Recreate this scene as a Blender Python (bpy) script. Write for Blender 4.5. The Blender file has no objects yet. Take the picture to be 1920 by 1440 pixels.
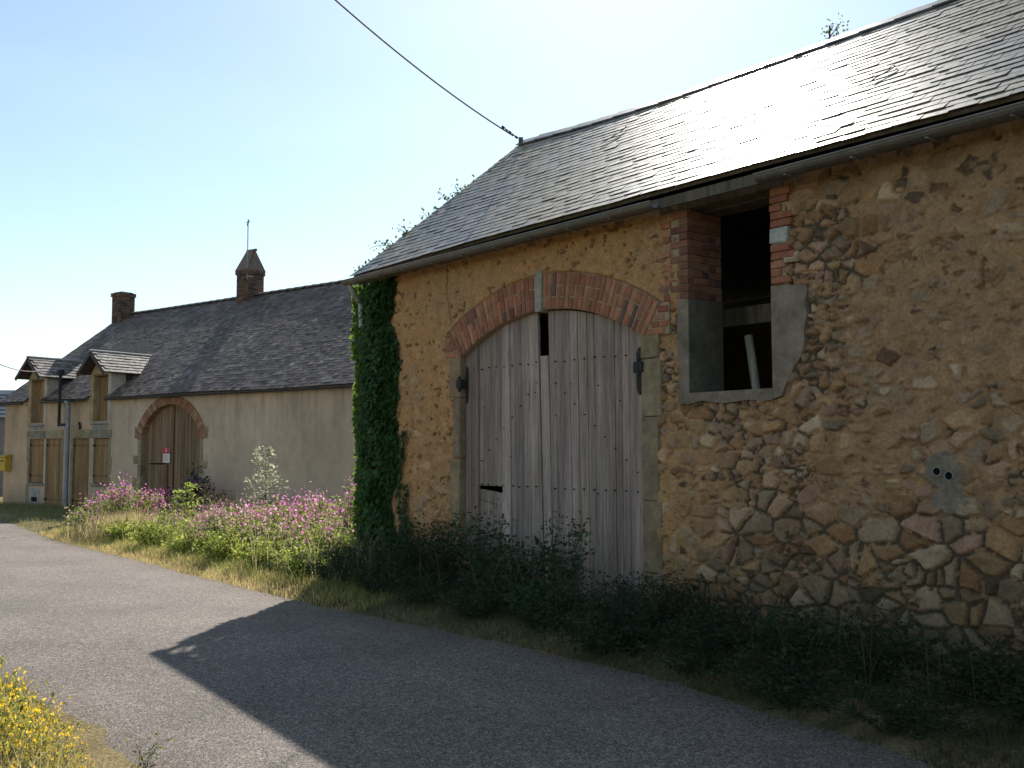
import bpy, bmesh, math, random
import numpy as np
from mathutils import Vector, Matrix

# ------------------------------------------------------------------ camera, sky, sun, exposure
scene = bpy.context.scene
COL = scene.collection
H_EYE = 1.6
cam_d = bpy.data.cameras.new('camera')
cam = bpy.data.objects.new('camera', cam_d); COL.objects.link(cam)
cam_d.sensor_width = 36.0
cam_d.lens = 36.0 * 1900.0 / 1920.0
cam_d.clip_start = 0.05
cam_d.clip_end = 4000
cam.location = (0, 0, H_EYE)
cam.rotation_euler = (math.radians(90) + math.atan(130 / 1900), 0, 0)
scene.camera = cam

SUN_AZ, SUN_EL = 6.5, 36.2            # azimuth to the right of the view axis (+Y)
w = bpy.data.worlds.new('World'); scene.world = w; w.use_nodes = True
nt = w.node_tree; nt.nodes.clear()
sky = nt.nodes.new('ShaderNodeTexSky'); sky.sky_type = 'NISHITA'; sky.sun_disc = False
sky.sun_elevation = math.radians(SUN_EL); sky.sun_rotation = math.radians(SUN_AZ)
sky.air_density = 1.0; sky.dust_density = 0.35; sky.ozone_density = 1.0; sky.altitude = 200
bg = nt.nodes.new('ShaderNodeBackground'); bg.inputs['Strength'].default_value = 0.078
ow = nt.nodes.new('ShaderNodeOutputWorld')
tint = nt.nodes.new('ShaderNodeMix'); tint.data_type = 'RGBA'; tint.blend_type = 'MULTIPLY'; tint.inputs[0].default_value = 1.0
tint.inputs[7].default_value = (0.99, 1.035, 0.965, 1)       # the camera's white balance
wc = nt.nodes.new('ShaderNodeTexCoord'); wm = nt.nodes.new('ShaderNodeMapping'); wm.inputs['Scale'].default_value = (1.2, 1.2, 5.5); wm.inputs['Rotation'].default_value = (.25, .1, .4)
wn = nt.nodes.new('ShaderNodeTexNoise'); wn.inputs['Scale'].default_value = 1.6; wn.inputs['Detail'].default_value = 7; wn.inputs['Distortion'].default_value = .6
wr = nt.nodes.new('ShaderNodeMapRange'); wr.inputs['From Min'].default_value = .50; wr.inputs['From Max'].default_value = .80; wr.inputs['To Min'].default_value = .05; wr.inputs['To Max'].default_value = .10
cl = nt.nodes.new('ShaderNodeMix'); cl.data_type = 'RGBA'; cl.inputs[7].default_value = (11, 12, 12.5, 1)     # thin high cirrus
nt.links.new(wc.outputs['Generated'], wm.inputs[0]); nt.links.new(wm.outputs[0], wn.inputs['Vector']); nt.links.new(wn.outputs['Fac'], wr.inputs[0]); nt.links.new(wr.outputs[0], cl.inputs[0])
nt.links.new(sky.outputs[0], cl.inputs[6]); nt.links.new(cl.outputs[2], tint.inputs[6]); nt.links.new(tint.outputs[2], bg.inputs[0]); nt.links.new(bg.outputs[0], ow.inputs[0])
sd = bpy.data.lights.new('sun', 'SUN'); sd.energy = 3.7; sd.angle = math.radians(0.5); sd.color = (1.0, 0.95, 0.86)
sun = bpy.data.objects.new('sun', sd); COL.objects.link(sun)
_e, _a = math.radians(SUN_EL), math.radians(SUN_AZ)
SUNV = Vector((math.sin(_a) * math.cos(_e), math.cos(_a) * math.cos(_e), math.sin(_e)))
sun.rotation_euler = SUNV.to_track_quat('Z', 'Y').to_euler(); sun.location = SUNV * 60
scene.view_settings.view_transform = 'Standard'
scene.view_settings.look = 'None'
scene.view_settings.exposure = 0.95
scene.view_settings.gamma = 1.0

rng = np.random.default_rng(11)
random.seed(11)

# ------------------------------------------------------------------ noise in numpy
_T = np.random.default_rng(3).random((256, 256))
def vnoise(x, y, s=0):
    x = np.asarray(x, float) + s * 37.13; y = np.asarray(y, float) + s * 71.7
    xi = np.floor(x).astype(int); yi = np.floor(y).astype(int)
    fx = x - xi; fy = y - yi
    fx = fx * fx * (3 - 2 * fx); fy = fy * fy * (3 - 2 * fy)
    a = _T[xi % 256, yi % 256]; b = _T[(xi + 1) % 256, yi % 256]
    c = _T[xi % 256, (yi + 1) % 256]; d = _T[(xi + 1) % 256, (yi + 1) % 256]
    return (a + (b - a) * fx) * (1 - fy) + (c + (d - c) * fx) * fy
def fbm(x, y, s=0, o=4):
    t = 0; a = 0.5; n = 0
    for k in range(o):
        t = t + a * vnoise(np.asarray(x) * 2 ** k, np.asarray(y) * 2 ** k, s + k); n += a; a *= 0.55
    return t / n
def sstep(a, b, x):
    t = np.clip((x - a) / (b - a), 0, 1); return t * t * (3 - 2 * t)

# ------------------------------------------------------------------ materials
def mat(name, rough=0.9, spec=0.3, noise=((6, 0.25), (60, 0.2)), bump=(60, 0.2, 0.01), transl=0.0,
        stretch=(1, 1, 1), metal=0.0, rvar=0.0, backdark=0.0):
    m = bpy.data.materials.new(name); m.use_nodes = True
    t = m.node_tree; t.nodes.clear(); N = t.nodes.new; L = t.links.new
    out = N('ShaderNodeOutputMaterial'); b = N('ShaderNodeBsdfPrincipled')
    at = N('ShaderNodeAttribute'); at.attribute_name = 'Col'
    tc = N('ShaderNodeTexCoord'); mp = N('ShaderNodeMapping'); mp.inputs['Scale'].default_value = stretch
    L(tc.outputs['Object'], mp.inputs['Vector'])
    col = at.outputs['Color']
    for sc, am in noise:
        nz = N('ShaderNodeTexNoise'); nz.inputs['Scale'].default_value = sc; nz.inputs['Detail'].default_value = 4
        L(mp.outputs[0], nz.inputs['Vector'])
        mr = N('ShaderNodeMapRange'); mr.inputs['From Min'].default_value = 0.25; mr.inputs['From Max'].default_value = 0.75
        mr.inputs['To Min'].default_value = 1 - am; mr.inputs['To Max'].default_value = 1 + am
        L(nz.outputs['Fac'], mr.inputs['Value'])
        vm = N('ShaderNodeVectorMath'); vm.operation = 'SCALE'
        L(col, vm.inputs[0]); L(mr.outputs[0], vm.inputs['Scale']); col = vm.outputs[0]
        last = nz
    L(col, b.inputs['Base Color'])
    b.inputs['Roughness'].default_value = rough
    b.inputs['Specular IOR Level'].default_value = spec
    b.inputs['Metallic'].default_value = metal
    if rvar:
        mr = N('ShaderNodeMapRange'); mr.inputs['To Min'].default_value = rough - rvar; mr.inputs['To Max'].default_value = rough + rvar
        L(last.outputs['Fac'], mr.inputs['Value']); L(mr.outputs[0], b.inputs['Roughness'])
    if bump:
        nz = N('ShaderNodeTexNoise'); nz.inputs['Scale'].default_value = bump[0]; nz.inputs['Detail'].default_value = 5
        L(mp.outputs[0], nz.inputs['Vector'])
        bp = N('ShaderNodeBump'); bp.inputs['Strength'].default_value = bump[1]; bp.inputs['Distance'].default_value = bump[2]
        L(nz.outputs['Fac'], bp.inputs['Height']); L(bp.outputs[0], b.inputs['Normal'])
    if transl:
        tr = N('ShaderNodeBsdfTranslucent'); hs = N('ShaderNodeHueSaturation')
        hs.inputs['Value'].default_value = 1.5; hs.inputs['Hue'].default_value = 0.485
        L(col, hs.inputs['Color']); L(hs.outputs[0], tr.inputs['Color'])
        mx = N('ShaderNodeMixShader'); mx.inputs[0].default_value = transl
        L(b.outputs[0], mx.inputs[1]); L(tr.outputs[0], mx.inputs[2]); L(mx.outputs[0], out.inputs[0])
    else:
        L(b.outputs[0], out.inputs[0])
    return m

M_STONE = mat('rubble_stone', 0.95, 0.2, ((7, 0.16), (38, 0.22), (160, 0.25)), (70, 0.5, 0.012))
M_BRICK = mat('red_brick', 0.95, 0.2, ((9, 0.2), (70, 0.25)), (90, 0.5, 0.006))
M_SLATE = mat('slate', 0.36, 0.33, ((3, 0.25), (26, 0.3)), (22, 0.12, 0.004), rvar=0.10)
M_TILE = mat('clay_tile', 0.66, 0.28, ((1.2, 0.25), (16, 0.3)), (30, 0.15, 0.005), rvar=0.12)
M_WOOD = mat('weathered_wood', 0.85, 0.25, ((2.2, 0.34), (9, 0.34), (40, 0.28)), (26, 0.6, 0.008), stretch=(3, 3, 0.16))
M_CONC = mat('concrete', 0.95, 0.2, ((3, 0.3), (14, 0.22), (60, 0.2)), (110, 0.3, 0.006))
M_RENDER = mat('lime_render', 0.95, 0.15, ((0.7, 0.09), (5, 0.08), (90, 0.07)), (120, 0.25, 0.006))
M_METAL = mat('zinc', 0.5, 0.5, ((5, 0.25), (40, 0.2)), (40, 0.15, 0.004), metal=0.35)
M_IRON = mat('rusty_iron', 0.75, 0.4, ((20, 0.3),), (80, 0.4, 0.004))
M_PAINT = mat('paint', 0.55, 0.4, ((12, 0.12),), None)
M_LEAF = mat('leaf', 0.6, 0.35, ((4, 0.2),), None, transl=0.45)
M_FLOWER = mat('petal', 0.7, 0.2, ((9, 0.15),), None, transl=0.4)
M_GRASS = mat('grass_blade', 0.7, 0.25, ((2, 0.25),), None, transl=0.4)
M_SOIL = mat('soil', 1.0, 0.1, ((3, 0.3), (30, 0.4)), (40, 0.8, 0.03))
M_TWIG = mat('twig', 0.9, 0.2, ((20, 0.2),), None)

def asphalt():
    m = bpy.data.materials.new('chip_seal'); m.use_nodes = True
    t = m.node_tree; t.nodes.clear(); N = t.nodes.new; L = t.links.new
    out = N('ShaderNodeOutputMaterial'); b = N('ShaderNodeBsdfPrincipled')
    tc = N('ShaderNodeTexCoord'); at = N('ShaderNodeAttribute'); at.attribute_name = 'Col'
    vo = N('ShaderNodeTexVoronoi'); vo.inputs['Scale'].default_value = 135
    L(tc.outputs['Object'], vo.inputs['Vector'])
    sep = N('ShaderNodeSeparateColor'); L(vo.outputs['Color'], sep.inputs[0])
    cr = N('ShaderNodeValToRGB'); e = cr.color_ramp.elements
    e[0].position = 0.0; e[0].color = (0.06, 0.057, 0.057, 1); e[1].position = 1.0; e[1].color = (0.39, 0.355, 0.33, 1)
    k = e.new(0.55); k.color = (0.155, 0.143, 0.136, 1)
    L(sep.outputs[0], cr.inputs[0])
    n2 = N('ShaderNodeTexNoise'); n2.inputs['Scale'].default_value = 24; n2.inputs['Detail'].default_value = 3
    L(tc.outputs['Object'], n2.inputs['Vector'])
    m2 = N('ShaderNodeMapRange'); m2.inputs['From Min'].default_value = .3; m2.inputs['From Max'].default_value = .7
    m2.inputs['To Min'].default_value = .72; m2.inputs['To Max'].default_value = 1.28
    L(n2.outputs['Fac'], m2.inputs[0])
    n3 = N('ShaderNodeTexNoise'); n3.inputs['Scale'].default_value = 0.9; n3.inputs['Detail'].default_value = 5
    L(tc.outputs['Object'], n3.inputs['Vector'])
    m3 = N('ShaderNodeMapRange'); m3.inputs['From Min'].default_value = .3; m3.inputs['From Max'].default_value = .7
    m3.inputs['To Min'].default_value = .86; m3.inputs['To Max'].default_value = 1.14
    L(n3.outputs['Fac'], m3.inputs[0])
    mm = N('ShaderNodeMath'); mm.operation = 'MULTIPLY'; L(m2.outputs[0], mm.inputs[0]); L(m3.outputs[0], mm.inputs[1])
    s = N('ShaderNodeVectorMath'); s.operation = 'SCALE'; L(cr.outputs[0], s.inputs[0]); L(mm.outputs[0], s.inputs['Scale'])
    x = N('ShaderNodeVectorMath'); x.operation = 'MULTIPLY'; L(s.outputs[0], x.inputs[0]); L(at.outputs['Color'], x.inputs[1])
    L(x.outputs[0], b.inputs['Base Color']); b.inputs['Roughness'].default_value = 0.82; b.inputs['Specular IOR Level'].default_value = 0.3
    bp = N('ShaderNodeBump'); bp.inputs['Strength'].default_value = 0.6; bp.inputs['Distance'].default_value = 0.006
    L(vo.outputs['Distance'], bp.inputs['Height']); L(bp.outputs[0], b.inputs['Normal'])
    L(b.outputs[0], out.inputs[0])
    return m
M_ROAD = asphalt()

# ------------------------------------------------------------------ object helpers
def tag(o, label=None, cat=None, group=None, kind=None):
    if label: o['label'] = label
    if cat: o['category'] = cat
    if group: o['group'] = group
    if kind: o['kind'] = kind
    return o
def thing(name, label, cat, loc=(0, 0, 0), rotz=0.0, group=None):
    o = bpy.data.objects.new(name, None); COL.objects.link(o)
    o.empty_display_size = 0.3
    o.location = loc; o.rotation_euler = (0, 0, rotz)
    return tag(o, label, cat, group)
def link_mesh(name, me, mats, parent=None):
    for m in (mats if isinstance(mats, (list, tuple)) else [mats]): me.materials.append(m)
    o = bpy.data.objects.new(name, me); COL.objects.link(o)
    if parent: o.parent = parent
    return o
def np_mesh(name, V, F, C, mats, parent=None, smooth=False, mi=None):
    """V (n,3), F (m,k) or list of such arrays, C (n,3) or (3,) colour"""
    Fs = F if isinstance(F, list) else [F]
    V = np.asarray(V, np.float32)
    me = bpy.data.meshes.new(name)
    nl = sum(f.size for f in Fs); nf = sum(len(f) for f in Fs)
    me.vertices.add(len(V)); me.loops.add(nl); me.polygons.add(nf)
    me.vertices.foreach_set('co', V.ravel())
    me.loops.foreach_set('vertex_index', np.concatenate([f.ravel() for f in Fs]).astype(np.int32))
    tot = np.concatenate([np.full(len(f), f.shape[1]) for f in Fs]).astype(np.int32)
    st = np.concatenate([[0], np.cumsum(tot)[:-1]]).astype(np.int32)
    me.polygons.foreach_set('loop_start', st); me.polygons.foreach_set('loop_total', tot)
    me.polygons.foreach_set('use_smooth', np.full(nf, bool(smooth)))
    if mi is not None: me.polygons.foreach_set('material_index', np.asarray(mi, np.int32))
    me.update(calc_edges=True)
    a = me.color_attributes.new('Col', 'FLOAT_COLOR', 'POINT')
    c4 = np.ones((len(V), 4), np.float32); c4[:, :3] = np.asarray(C, np.float32)
    a.data.foreach_set('color', c4.ravel())
    me.validate()
    return link_mesh(name, me, mats, parent)

class MB:
    """collects boxes, prisms and tubes with a colour per vertex, built as one mesh"""
    def __init__(s): s.v = []; s.f = []; s.c = []; s.m = []
    def add(s, V, F, col, mi=0):
        o = len(s.v); s.v += [tuple(map(float, p)) for p in V]; s.c += [tuple(col)] * len(V)
        for f in F: s.f.append(tuple(i + o for i in f)); s.m.append(mi)
    def box(s, lo, hi, col, R=None, ctr=None, jit=0.0, mi=0, bev=0.0):
        x0, y0, z0 = lo; x1, y1, z1 = hi
        P = np.array([(x0, y0, z0), (x1, y0, z0), (x1, y1, z0), (x0, y1, z0), (x0, y0, z1), (x1, y0, z1), (x1, y1, z1), (x0, y1, z1)], float)
        if jit: P = P + rng.uniform(-jit, jit, P.shape)
        if R is not None:
            c = np.array(ctr if ctr is not None else ((x0 + x1) / 2, (y0 + y1) / 2, (z0 + z1) / 2)); P = (P - c) @ np.array(R).T + c
        s.add(P, [(0, 3, 2, 1), (4, 5, 6, 7), (0, 1, 5, 4), (1, 2, 6, 5), (2, 3, 7, 6), (3, 0, 4, 7)], col, mi)
    def bbox(s, lo, hi, col, b=0.006, jit=0.0, mi=0):
        """box whose front (-y) face is chamfered"""
        x0, y0, z0 = lo; x1, y1, z1 = hi
        P = np.array([(x0, y0 + b, z0), (x1, y0 + b, z0), (x1, y0 + b, z1), (x0, y0 + b, z1),
                      (x0 + b, y0, z0 + b), (x1 - b, y0, z0 + b), (x1 - b, y0, z1 - b), (x0 + b, y0, z1 - b),
                      (x0, y1, z0), (x1, y1, z0), (x1, y1, z1), (x0, y1, z1)], float)
        if jit: P[:8] += rng.uniform(-jit, jit, (8, 3))
        s.add(P, [(4, 5, 6, 7), (0, 1, 5, 4), (1, 2, 6, 5), (2, 3, 7, 6), (3, 0, 4, 7), (8, 9, 1, 0), (9, 10, 2, 1), (10, 11, 3, 2), (11, 8, 0, 3)], col, mi)
    def prism(s, poly, y0, y1, col, mi=0):
        """poly of (x,z), counter-clockwise seen from -y, extruded from y0 (front) to y1"""
        n = len(poly); V = [(x, y0, z) for x, z in poly] + [(x, y1, z) for x, z in poly]
        F = [tuple(range(n)), tuple(range(2 * n - 1, n - 1, -1))] + [(i, i + n, (i + 1) % n + n, (i + 1) % n) for i in range(n)]
        s.add(V, F, col, mi)
    def hexa(s, A, B, col, mi=0):
        """two quads A (front) and B (back)"""
        s.add(list(A) + list(B), [(0, 1, 2, 3), (7, 6, 5, 4), (0, 4, 5, 1), (1, 5, 6, 2), (2, 6, 7, 3), (3, 7, 4, 0)], col, mi)
    def tube(s, pts, r, col, n=8, mi=0, taper=1.0, cap=True):
        pts = [np.array(p, float) for p in pts]; rings = []
        up = np.array([0.13, 0.31, 0.94])
        for i, p in enumerate(pts):
            d = pts[min(i + 1, len(pts) - 1)] - pts[max(i - 1, 0)]; d /= np.linalg.norm(d) + 1e-9
            a = np.cross(d, up); 
            if np.linalg.norm(a) < .1: a = np.cross(d, (1, 0, 0))
            a /= np.linalg.norm(a); b = np.cross(d, a)
            rr = r * (1 + (taper - 1) * i / max(1, len(pts) - 1))
            rings.append([p + rr * (math.cos(k * 2 * math.pi / n) * a + math.sin(k * 2 * math.pi / n) * b) for k in range(n)])
        V = [q for g in rings for q in g]; F = []
        for i in range(len(pts) - 1):
            for k in range(n): F.append((i * n + k, i * n + (k + 1) % n, (i + 1) * n + (k + 1) % n, (i + 1) * n + k))
        if cap: F += [tuple(range(n))[::-1], tuple(range((len(pts) - 1) * n, len(pts) * n))]
        s.add(V, F, col, mi)
    def build(s, name, mats, parent=None, smooth=False):
        me = bpy.data.meshes.new(name); me.from_pydata(s.v, [], s.f)
        a = me.color_attributes.new('Col', 'FLOAT_COLOR', 'POINT')
        c4 = np.ones((len(s.v), 4), np.float32); c4[:, :3] = np.array(s.c, np.float32); a.data.foreach_set('color', c4.ravel())
        me.polygons.foreach_set('material_index', np.array(s.m, np.int32))
        bm = bmesh.new(); bm.from_mesh(me); bmesh.ops.recalc_face_normals(bm, faces=bm.faces); bm.to_mesh(me); bm.free()
        if smooth: me.polygons.foreach_set('use_smooth', np.ones(len(me.polygons), bool))
        me.update()
        return link_mesh(name, me, mats, parent)

def jitcol(c, a=0.15, h=0.05):
    k = 1 + rng.uniform(-a, a); return tuple(np.clip(np.array(c) * k * (1 + rng.uniform(-h, h, 3)), 0, 1))
def unit(v): return v / (np.linalg.norm(v, axis=-1, keepdims=True) + 1e-9)

def leaf_arrays(C, D, N, L, W, col, fold=0.15):
    C = np.asarray(C, float); n = len(C); D = unit(np.asarray(D, float)); N = unit(np.asarray(N, float) + 1e-3)
    S = unit(np.cross(D, N)); N = np.cross(S, D); L = np.broadcast_to(L, n)[:, None]; W = np.broadcast_to(W, n)[:, None]
    V = np.stack([C, C + D * L * .45 + S * W * .5 + N * L * fold, C + D * L, C + D * L * .45 - S * W * .5 + N * L * fold], 1).reshape(-1, 3)
    i = np.arange(n)[:, None] * 4
    F = np.concatenate([i + [0, 1, 2], i + [0, 2, 3]], 0)
    return V, F, np.repeat(np.broadcast_to(col, (n, 3)), 4, 0)
def join(parts):
    o = 0; Vs = []; Fs = []; Cs = []
    for V, F, C in parts: Vs.append(V); Fs.append(F + o); Cs.append(C); o += len(V)
    return np.concatenate(Vs), np.concatenate(Fs), np.concatenate(Cs)
def blades(P, h, wd, lean, col):
    n = len(P); P = np.asarray(P, float); a = rng.uniform(0, 2 * np.pi, n); S = np.stack([np.cos(a), np.sin(a), np.zeros(n)], 1)
    b = rng.uniform(0, 2 * np.pi, n); Dv = np.stack([np.cos(b), np.sin(b), np.zeros(n)], 1) * (lean * h)[:, None]
    wv = np.broadcast_to(wd, n)[:, None]; up = np.array([0, 0, 1.])
    V = np.stack([P - S * wv / 2, P + S * wv / 2, P + Dv * .3 + up * (h * .6)[:, None] + S * wv * .35, P + Dv * .3 + up * (h * .6)[:, None] - S * wv * .35,
                  P + Dv + up * (h * np.sqrt(np.clip(1 - .5 * lean ** 2, .2, 1)))[:, None]], 1).reshape(-1, 3)
    i = np.arange(n)[:, None] * 5
    F = np.concatenate([i + [0, 1, 2], i + [0, 2, 3], i + [3, 2, 4]], 0)
    return V, F, np.repeat(np.broadcast_to(col, (n, 3)), 5, 0)
def mixcol(a, b, t, var=0.2):
    t = np.asarray(t)[:, None]; c = np.array(a) * (1 - t) + np.array(b) * t
    return np.clip(c * rng.uniform(1 - var, 1 + var, (len(t), 1)), 0, 1)

# ------------------------------------------------------------------ frames of the two buildings
B_O = np.array([-1.8621, 13.5729]); B_ROT = math.radians(-50.9743)
H_O = np.array([-15.8, 31.6]); H_ROT = math.radians(-35.0346)
def frame(O, r):
    ex = np.array([math.cos(r), math.sin(r)]); ey = np.array([-math.sin(r), math.cos(r)])
    def W(u, v): return O + np.multiply.outer(u, ex) + np.multiply.outer(v, ey)
    def I(P): d = np.asarray(P)[..., :2] - O; return d @ ex, d @ ey
    return W, I
BW, BI = frame(B_O, B_ROT); HW, HI = frame(H_O, H_ROT)

# ------------------------------------------------------------------ ground, road, verges
def resample(P, step):
    P = np.array(P, float)
    # Catmull-Rom
    out = []
    for i in range(len(P) - 1):
        p0 = P[max(i - 1, 0)]; p1 = P[i]; p2 = P[i + 1]; p3 = P[min(i + 2, len(P) - 1)]
        n = max(2, int(np.linalg.norm(p2 - p1) / step))
        for t in np.arange(n) / n:
            out.append(.5 * ((2 * p1) + (-p0 + p2) * t + (2 * p0 - 5 * p1 + 4 * p2 - p3) * t * t + (-p0 + 3 * p1 - 3 * p2 + p3) * t ** 3))
    out.append(P[-1]); return np.array(out)
EDGE = resample([(13.6, -10.6), (7.9, -2.35), (2.28, 5.85), (0.95, 7.68), (-2.03, 10.83), (-5.35, 15.0), (-8.62, 19.2), (-11.5, 23.4), (-14.6, 27.2), (-19.5, 31.0), (-30, 37), (-60, 50)], 0.15)
TAN = unit(np.gradient(EDGE, axis=0)); NOR = np.stack([TAN[:, 1], -TAN[:, 0]], 1)     # to the right (towards the barn)
ARC = np.concatenate([[0], np.cumsum(np.linalg.norm(np.diff(EDGE, axis=0), axis=1))])
def fall(Y): return -.045 * np.clip(8.6 - Y, 0, 9)
def strip_mesh(name, m, offs, zf, cf, wob_cols=(), wob_amp=1.0):
    offs = np.asarray(offs, float); n = len(EDGE); k = len(offs)
    O = np.broadcast_to(offs, (n, k)).copy(); S = np.broadcast_to(ARC[:, None], (n, k))
    for j in wob_cols:
        O[:, j] += wob_amp * ((fbm(ARC * 1.1, ARC * 0 + j, 5) - .5) * .25 + (fbm(ARC * 7, ARC * 0 + j, 6) - .5) * .10)
    X = EDGE[:, None, 0] + NOR[:, None, 0] * O; Y = EDGE[:, None, 1] + NOR[:, None, 1] * O
    Z = zf(O, S, X, Y) + fall(Y); C = cf(O, S, X, Y)
    i = np.arange(n * k).reshape(n, k)
    F = np.stack([i[:-1, :-1], i[:-1, 1:], i[1:, 1:], i[1:, :-1]], -1).reshape(-1, 4)
    o = np_mesh(name, np.stack([X, Y, Z], -1).reshape(-1, 3), F, C.reshape(-1, 3), m, None, True)
    return tag(o, kind='structure')
ROAD_W = 3.6
gr = np_mesh('ground', [(-1500, -1500, -.45), (1500, -1500, -.45), (1500, 1500, -.06), (-1500, 1500, -.06)], np.array([[0, 1, 2, 3]]), (.13, .12, .06), M_SOIL)
tag(gr, kind='structure')
def road_c(O, S, X, Y):
    e = np.minimum(np.abs(O), np.abs(O + ROAD_W)); d = 1 - .22 * (1 - sstep(.05, .5, e)) 
    tr = 1 + .06 * np.sin((O + .4) * 3.6)
    w = 1 - .10 * sstep(.55, .75, fbm(X * .9, Y * .9, 14)); q = .93 + .14 * fbm(O * 3.2, S * .22, 15)
    dirt = ((1 - sstep(.0, .45, e + .5 * (fbm(S * .9, O * 0, 16) - .5))) * .55)[..., None]
    return (d * tr * w * q)[..., None] * np.array([1.0, 0.885, 0.80]) * (1 - dirt) + np.array([1.05, .86, .62]) * .85 * dirt
strip_mesh('road', M_ROAD, np.linspace(-ROAD_W, 0.0, 41), lambda O, S, X, Y: .035 * (1 - ((O + ROAD_W / 2) / (ROAD_W / 2)) ** 2) - .004, road_c, (0, 40))
def verge_z(O, S, X, Y): return -.022 + .075 * sstep(0, .5, O) + .05 * (fbm(X * 2.5, Y * 2.5, 9) - .5) * sstep(0, .6, O)
def verge_h(P):
    """height of the right verge at world xy"""
    d2 = ((P[:, None, :2] - EDGE[None, ::4]) ** 2).sum(-1); j = d2.argmin(1) * 4
    o = ((P[:, :2] - EDGE[j]) * NOR[j]).sum(1); return verge_z(o, 0, P[:, 0], P[:, 1]) + fall(P[:, 1]), o
def verge_c(O, S, X, Y):
    n = fbm(X * 1.3, Y * 1.3, 12)[..., None]; return np.array([.15, .105, .06]) * (1 - n) + np.array([.30, .24, .12]) * n
strip_mesh('verge', M_SOIL, np.concatenate([np.linspace(-.40, 1.2, 15), np.linspace(1.5, 8, 12), [14, 22]]), verge_z, verge_c)
strip_mesh('far_verge', M_SOIL, -ROAD_W - np.concatenate([[8, 5, 3], np.linspace(2.4, -.10, 18)]),
           lambda O, S, X, Y: (.009 + .12 * sstep(-.05, 1.2, -ROAD_W - O)) + .05 * (fbm(X * 2.5, Y * 2.5, 9) - .5) * sstep(.05, .5, -ROAD_W - O), verge_c, (20,))

# ------------------------------------------------------------------ shared builders
def wall_grid(name, parent, u0, u1, z0, z1, d, hole, height, colour, m, thick=0.02):
    u = np.arange(u0, u1 + d / 2, d); z = np.arange(z0, z1 + d / 2, d)
    U, Z = np.meshgrid(u, z); nz, nu = U.shape
    h = height(U, Z); C = colour(U, Z)
    i = np.arange(nu * nz).reshape(nz, nu)
    F = np.stack([i[:-1, :-1], i[:-1, 1:], i[1:, 1:], i[1:, :-1]], -1).reshape(-1, 4)
    uc = (U[:-1, :-1] + d / 2).ravel(); zc = (Z[:-1, :-1] + d / 2).ravel()
    F = F[~hole(uc, zc)]
    used = np.zeros(nu * nz, bool); used[F.ravel()] = True; rm = np.cumsum(used) - 1
    V = np.stack([U, -h, Z], -1).reshape(-1, 3)[used]
    return np_mesh(name, V, rm[F], C.reshape(-1, 3)[used], m, parent, True)

def covering(name, parent, m, u0, u1, slope_pt, L, expo, width, thick, colf, lift, skip=None, jit=1.0, umax=None):
    """overlapping slates or tiles; slope_pt(u, s) gives a point and the normal of the roof"""
    V = []; C = []; rows = int(L / expo) + 1
    dn = 0.0
    for r in range(rows):
        s = r * expo; off = (r % 2) * .5 * width + rng.uniform(-.03, .03)
        us = np.arange(u0 - width + off, u1, width)
        for a in us:
            ua = max(a, u0 + rng.uniform(-.02, .02)); ub = min(a + width, u1)
            if ub - ua < .03: continue
            if skip and skip((ua + ub) / 2, s + expo * .5): continue
            ds = rng.normal(0, .006) * jit; g = .003 + abs(rng.normal(0, .002)) * jit; tw = rng.normal(0, .003) * jit
            lf = lift * (1 + .5 * rng.normal() * jit * .6)
            if rng.random() < .012 * jit: ds -= rng.uniform(.02, .06); tw *= 5
            se = min(s + expo * 1.75, L)
            P = []
            for (uu, ss, hh) in ((ua + g, s + ds + tw, lf), (ub - g, s + ds - tw, lf + rng.normal(0, .0025) * jit), (ub - g, se, .003), (ua + g, se, .003)):
                p, nn = slope_pt(uu, max(ss, -0.02)); P.append(p + nn * hh)
            Q = [];
            for k, (uu, ss) in enumerate(((ua + g, s + ds + tw), (ub - g, s + ds - tw), (ub - g, se), (ua + g, se))):
                p, nn = slope_pt(uu, max(ss, -0.02)); Q.append(P[k] - nn * thick)
            c = colf((ua + ub) / 2, s); V += P + Q; C += [c] * 8
    n = len(V) // 8; i = np.arange(n)[:, None] * 8
    F = np.concatenate([i + q for q in ([0, 1, 2, 3], [0, 4, 5, 1], [1, 5, 6, 2], [3, 7, 4, 0], [7, 6, 5, 4])], 0)
    return np_mesh(name, np.array(V), F, np.array(C), m, parent)

# ------------------------------------------------------------------ THE BARN
barn = thing('barn', 'old ochre rubble stone barn with slate roof, brick arch and weathered grey double doors', 'barn',
             (B_O[0], B_O[1], 0), B_ROT)
BL = 14.5                                       # length
D_L, D_R, D_C, D_RAD, D_ZC = 2.0, 4.95, 3.475, 2.858, .285
def in_door(u, z):
    return (u > D_L) & (u < D_R) & ((z < 2.73) | (((u - D_C) ** 2 + (z - D_ZC) ** 2) < D_RAD ** 2))
def in_win(u, z): return (u > 5.555) & (u < 6.472) & (z > 2.15)
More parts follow.
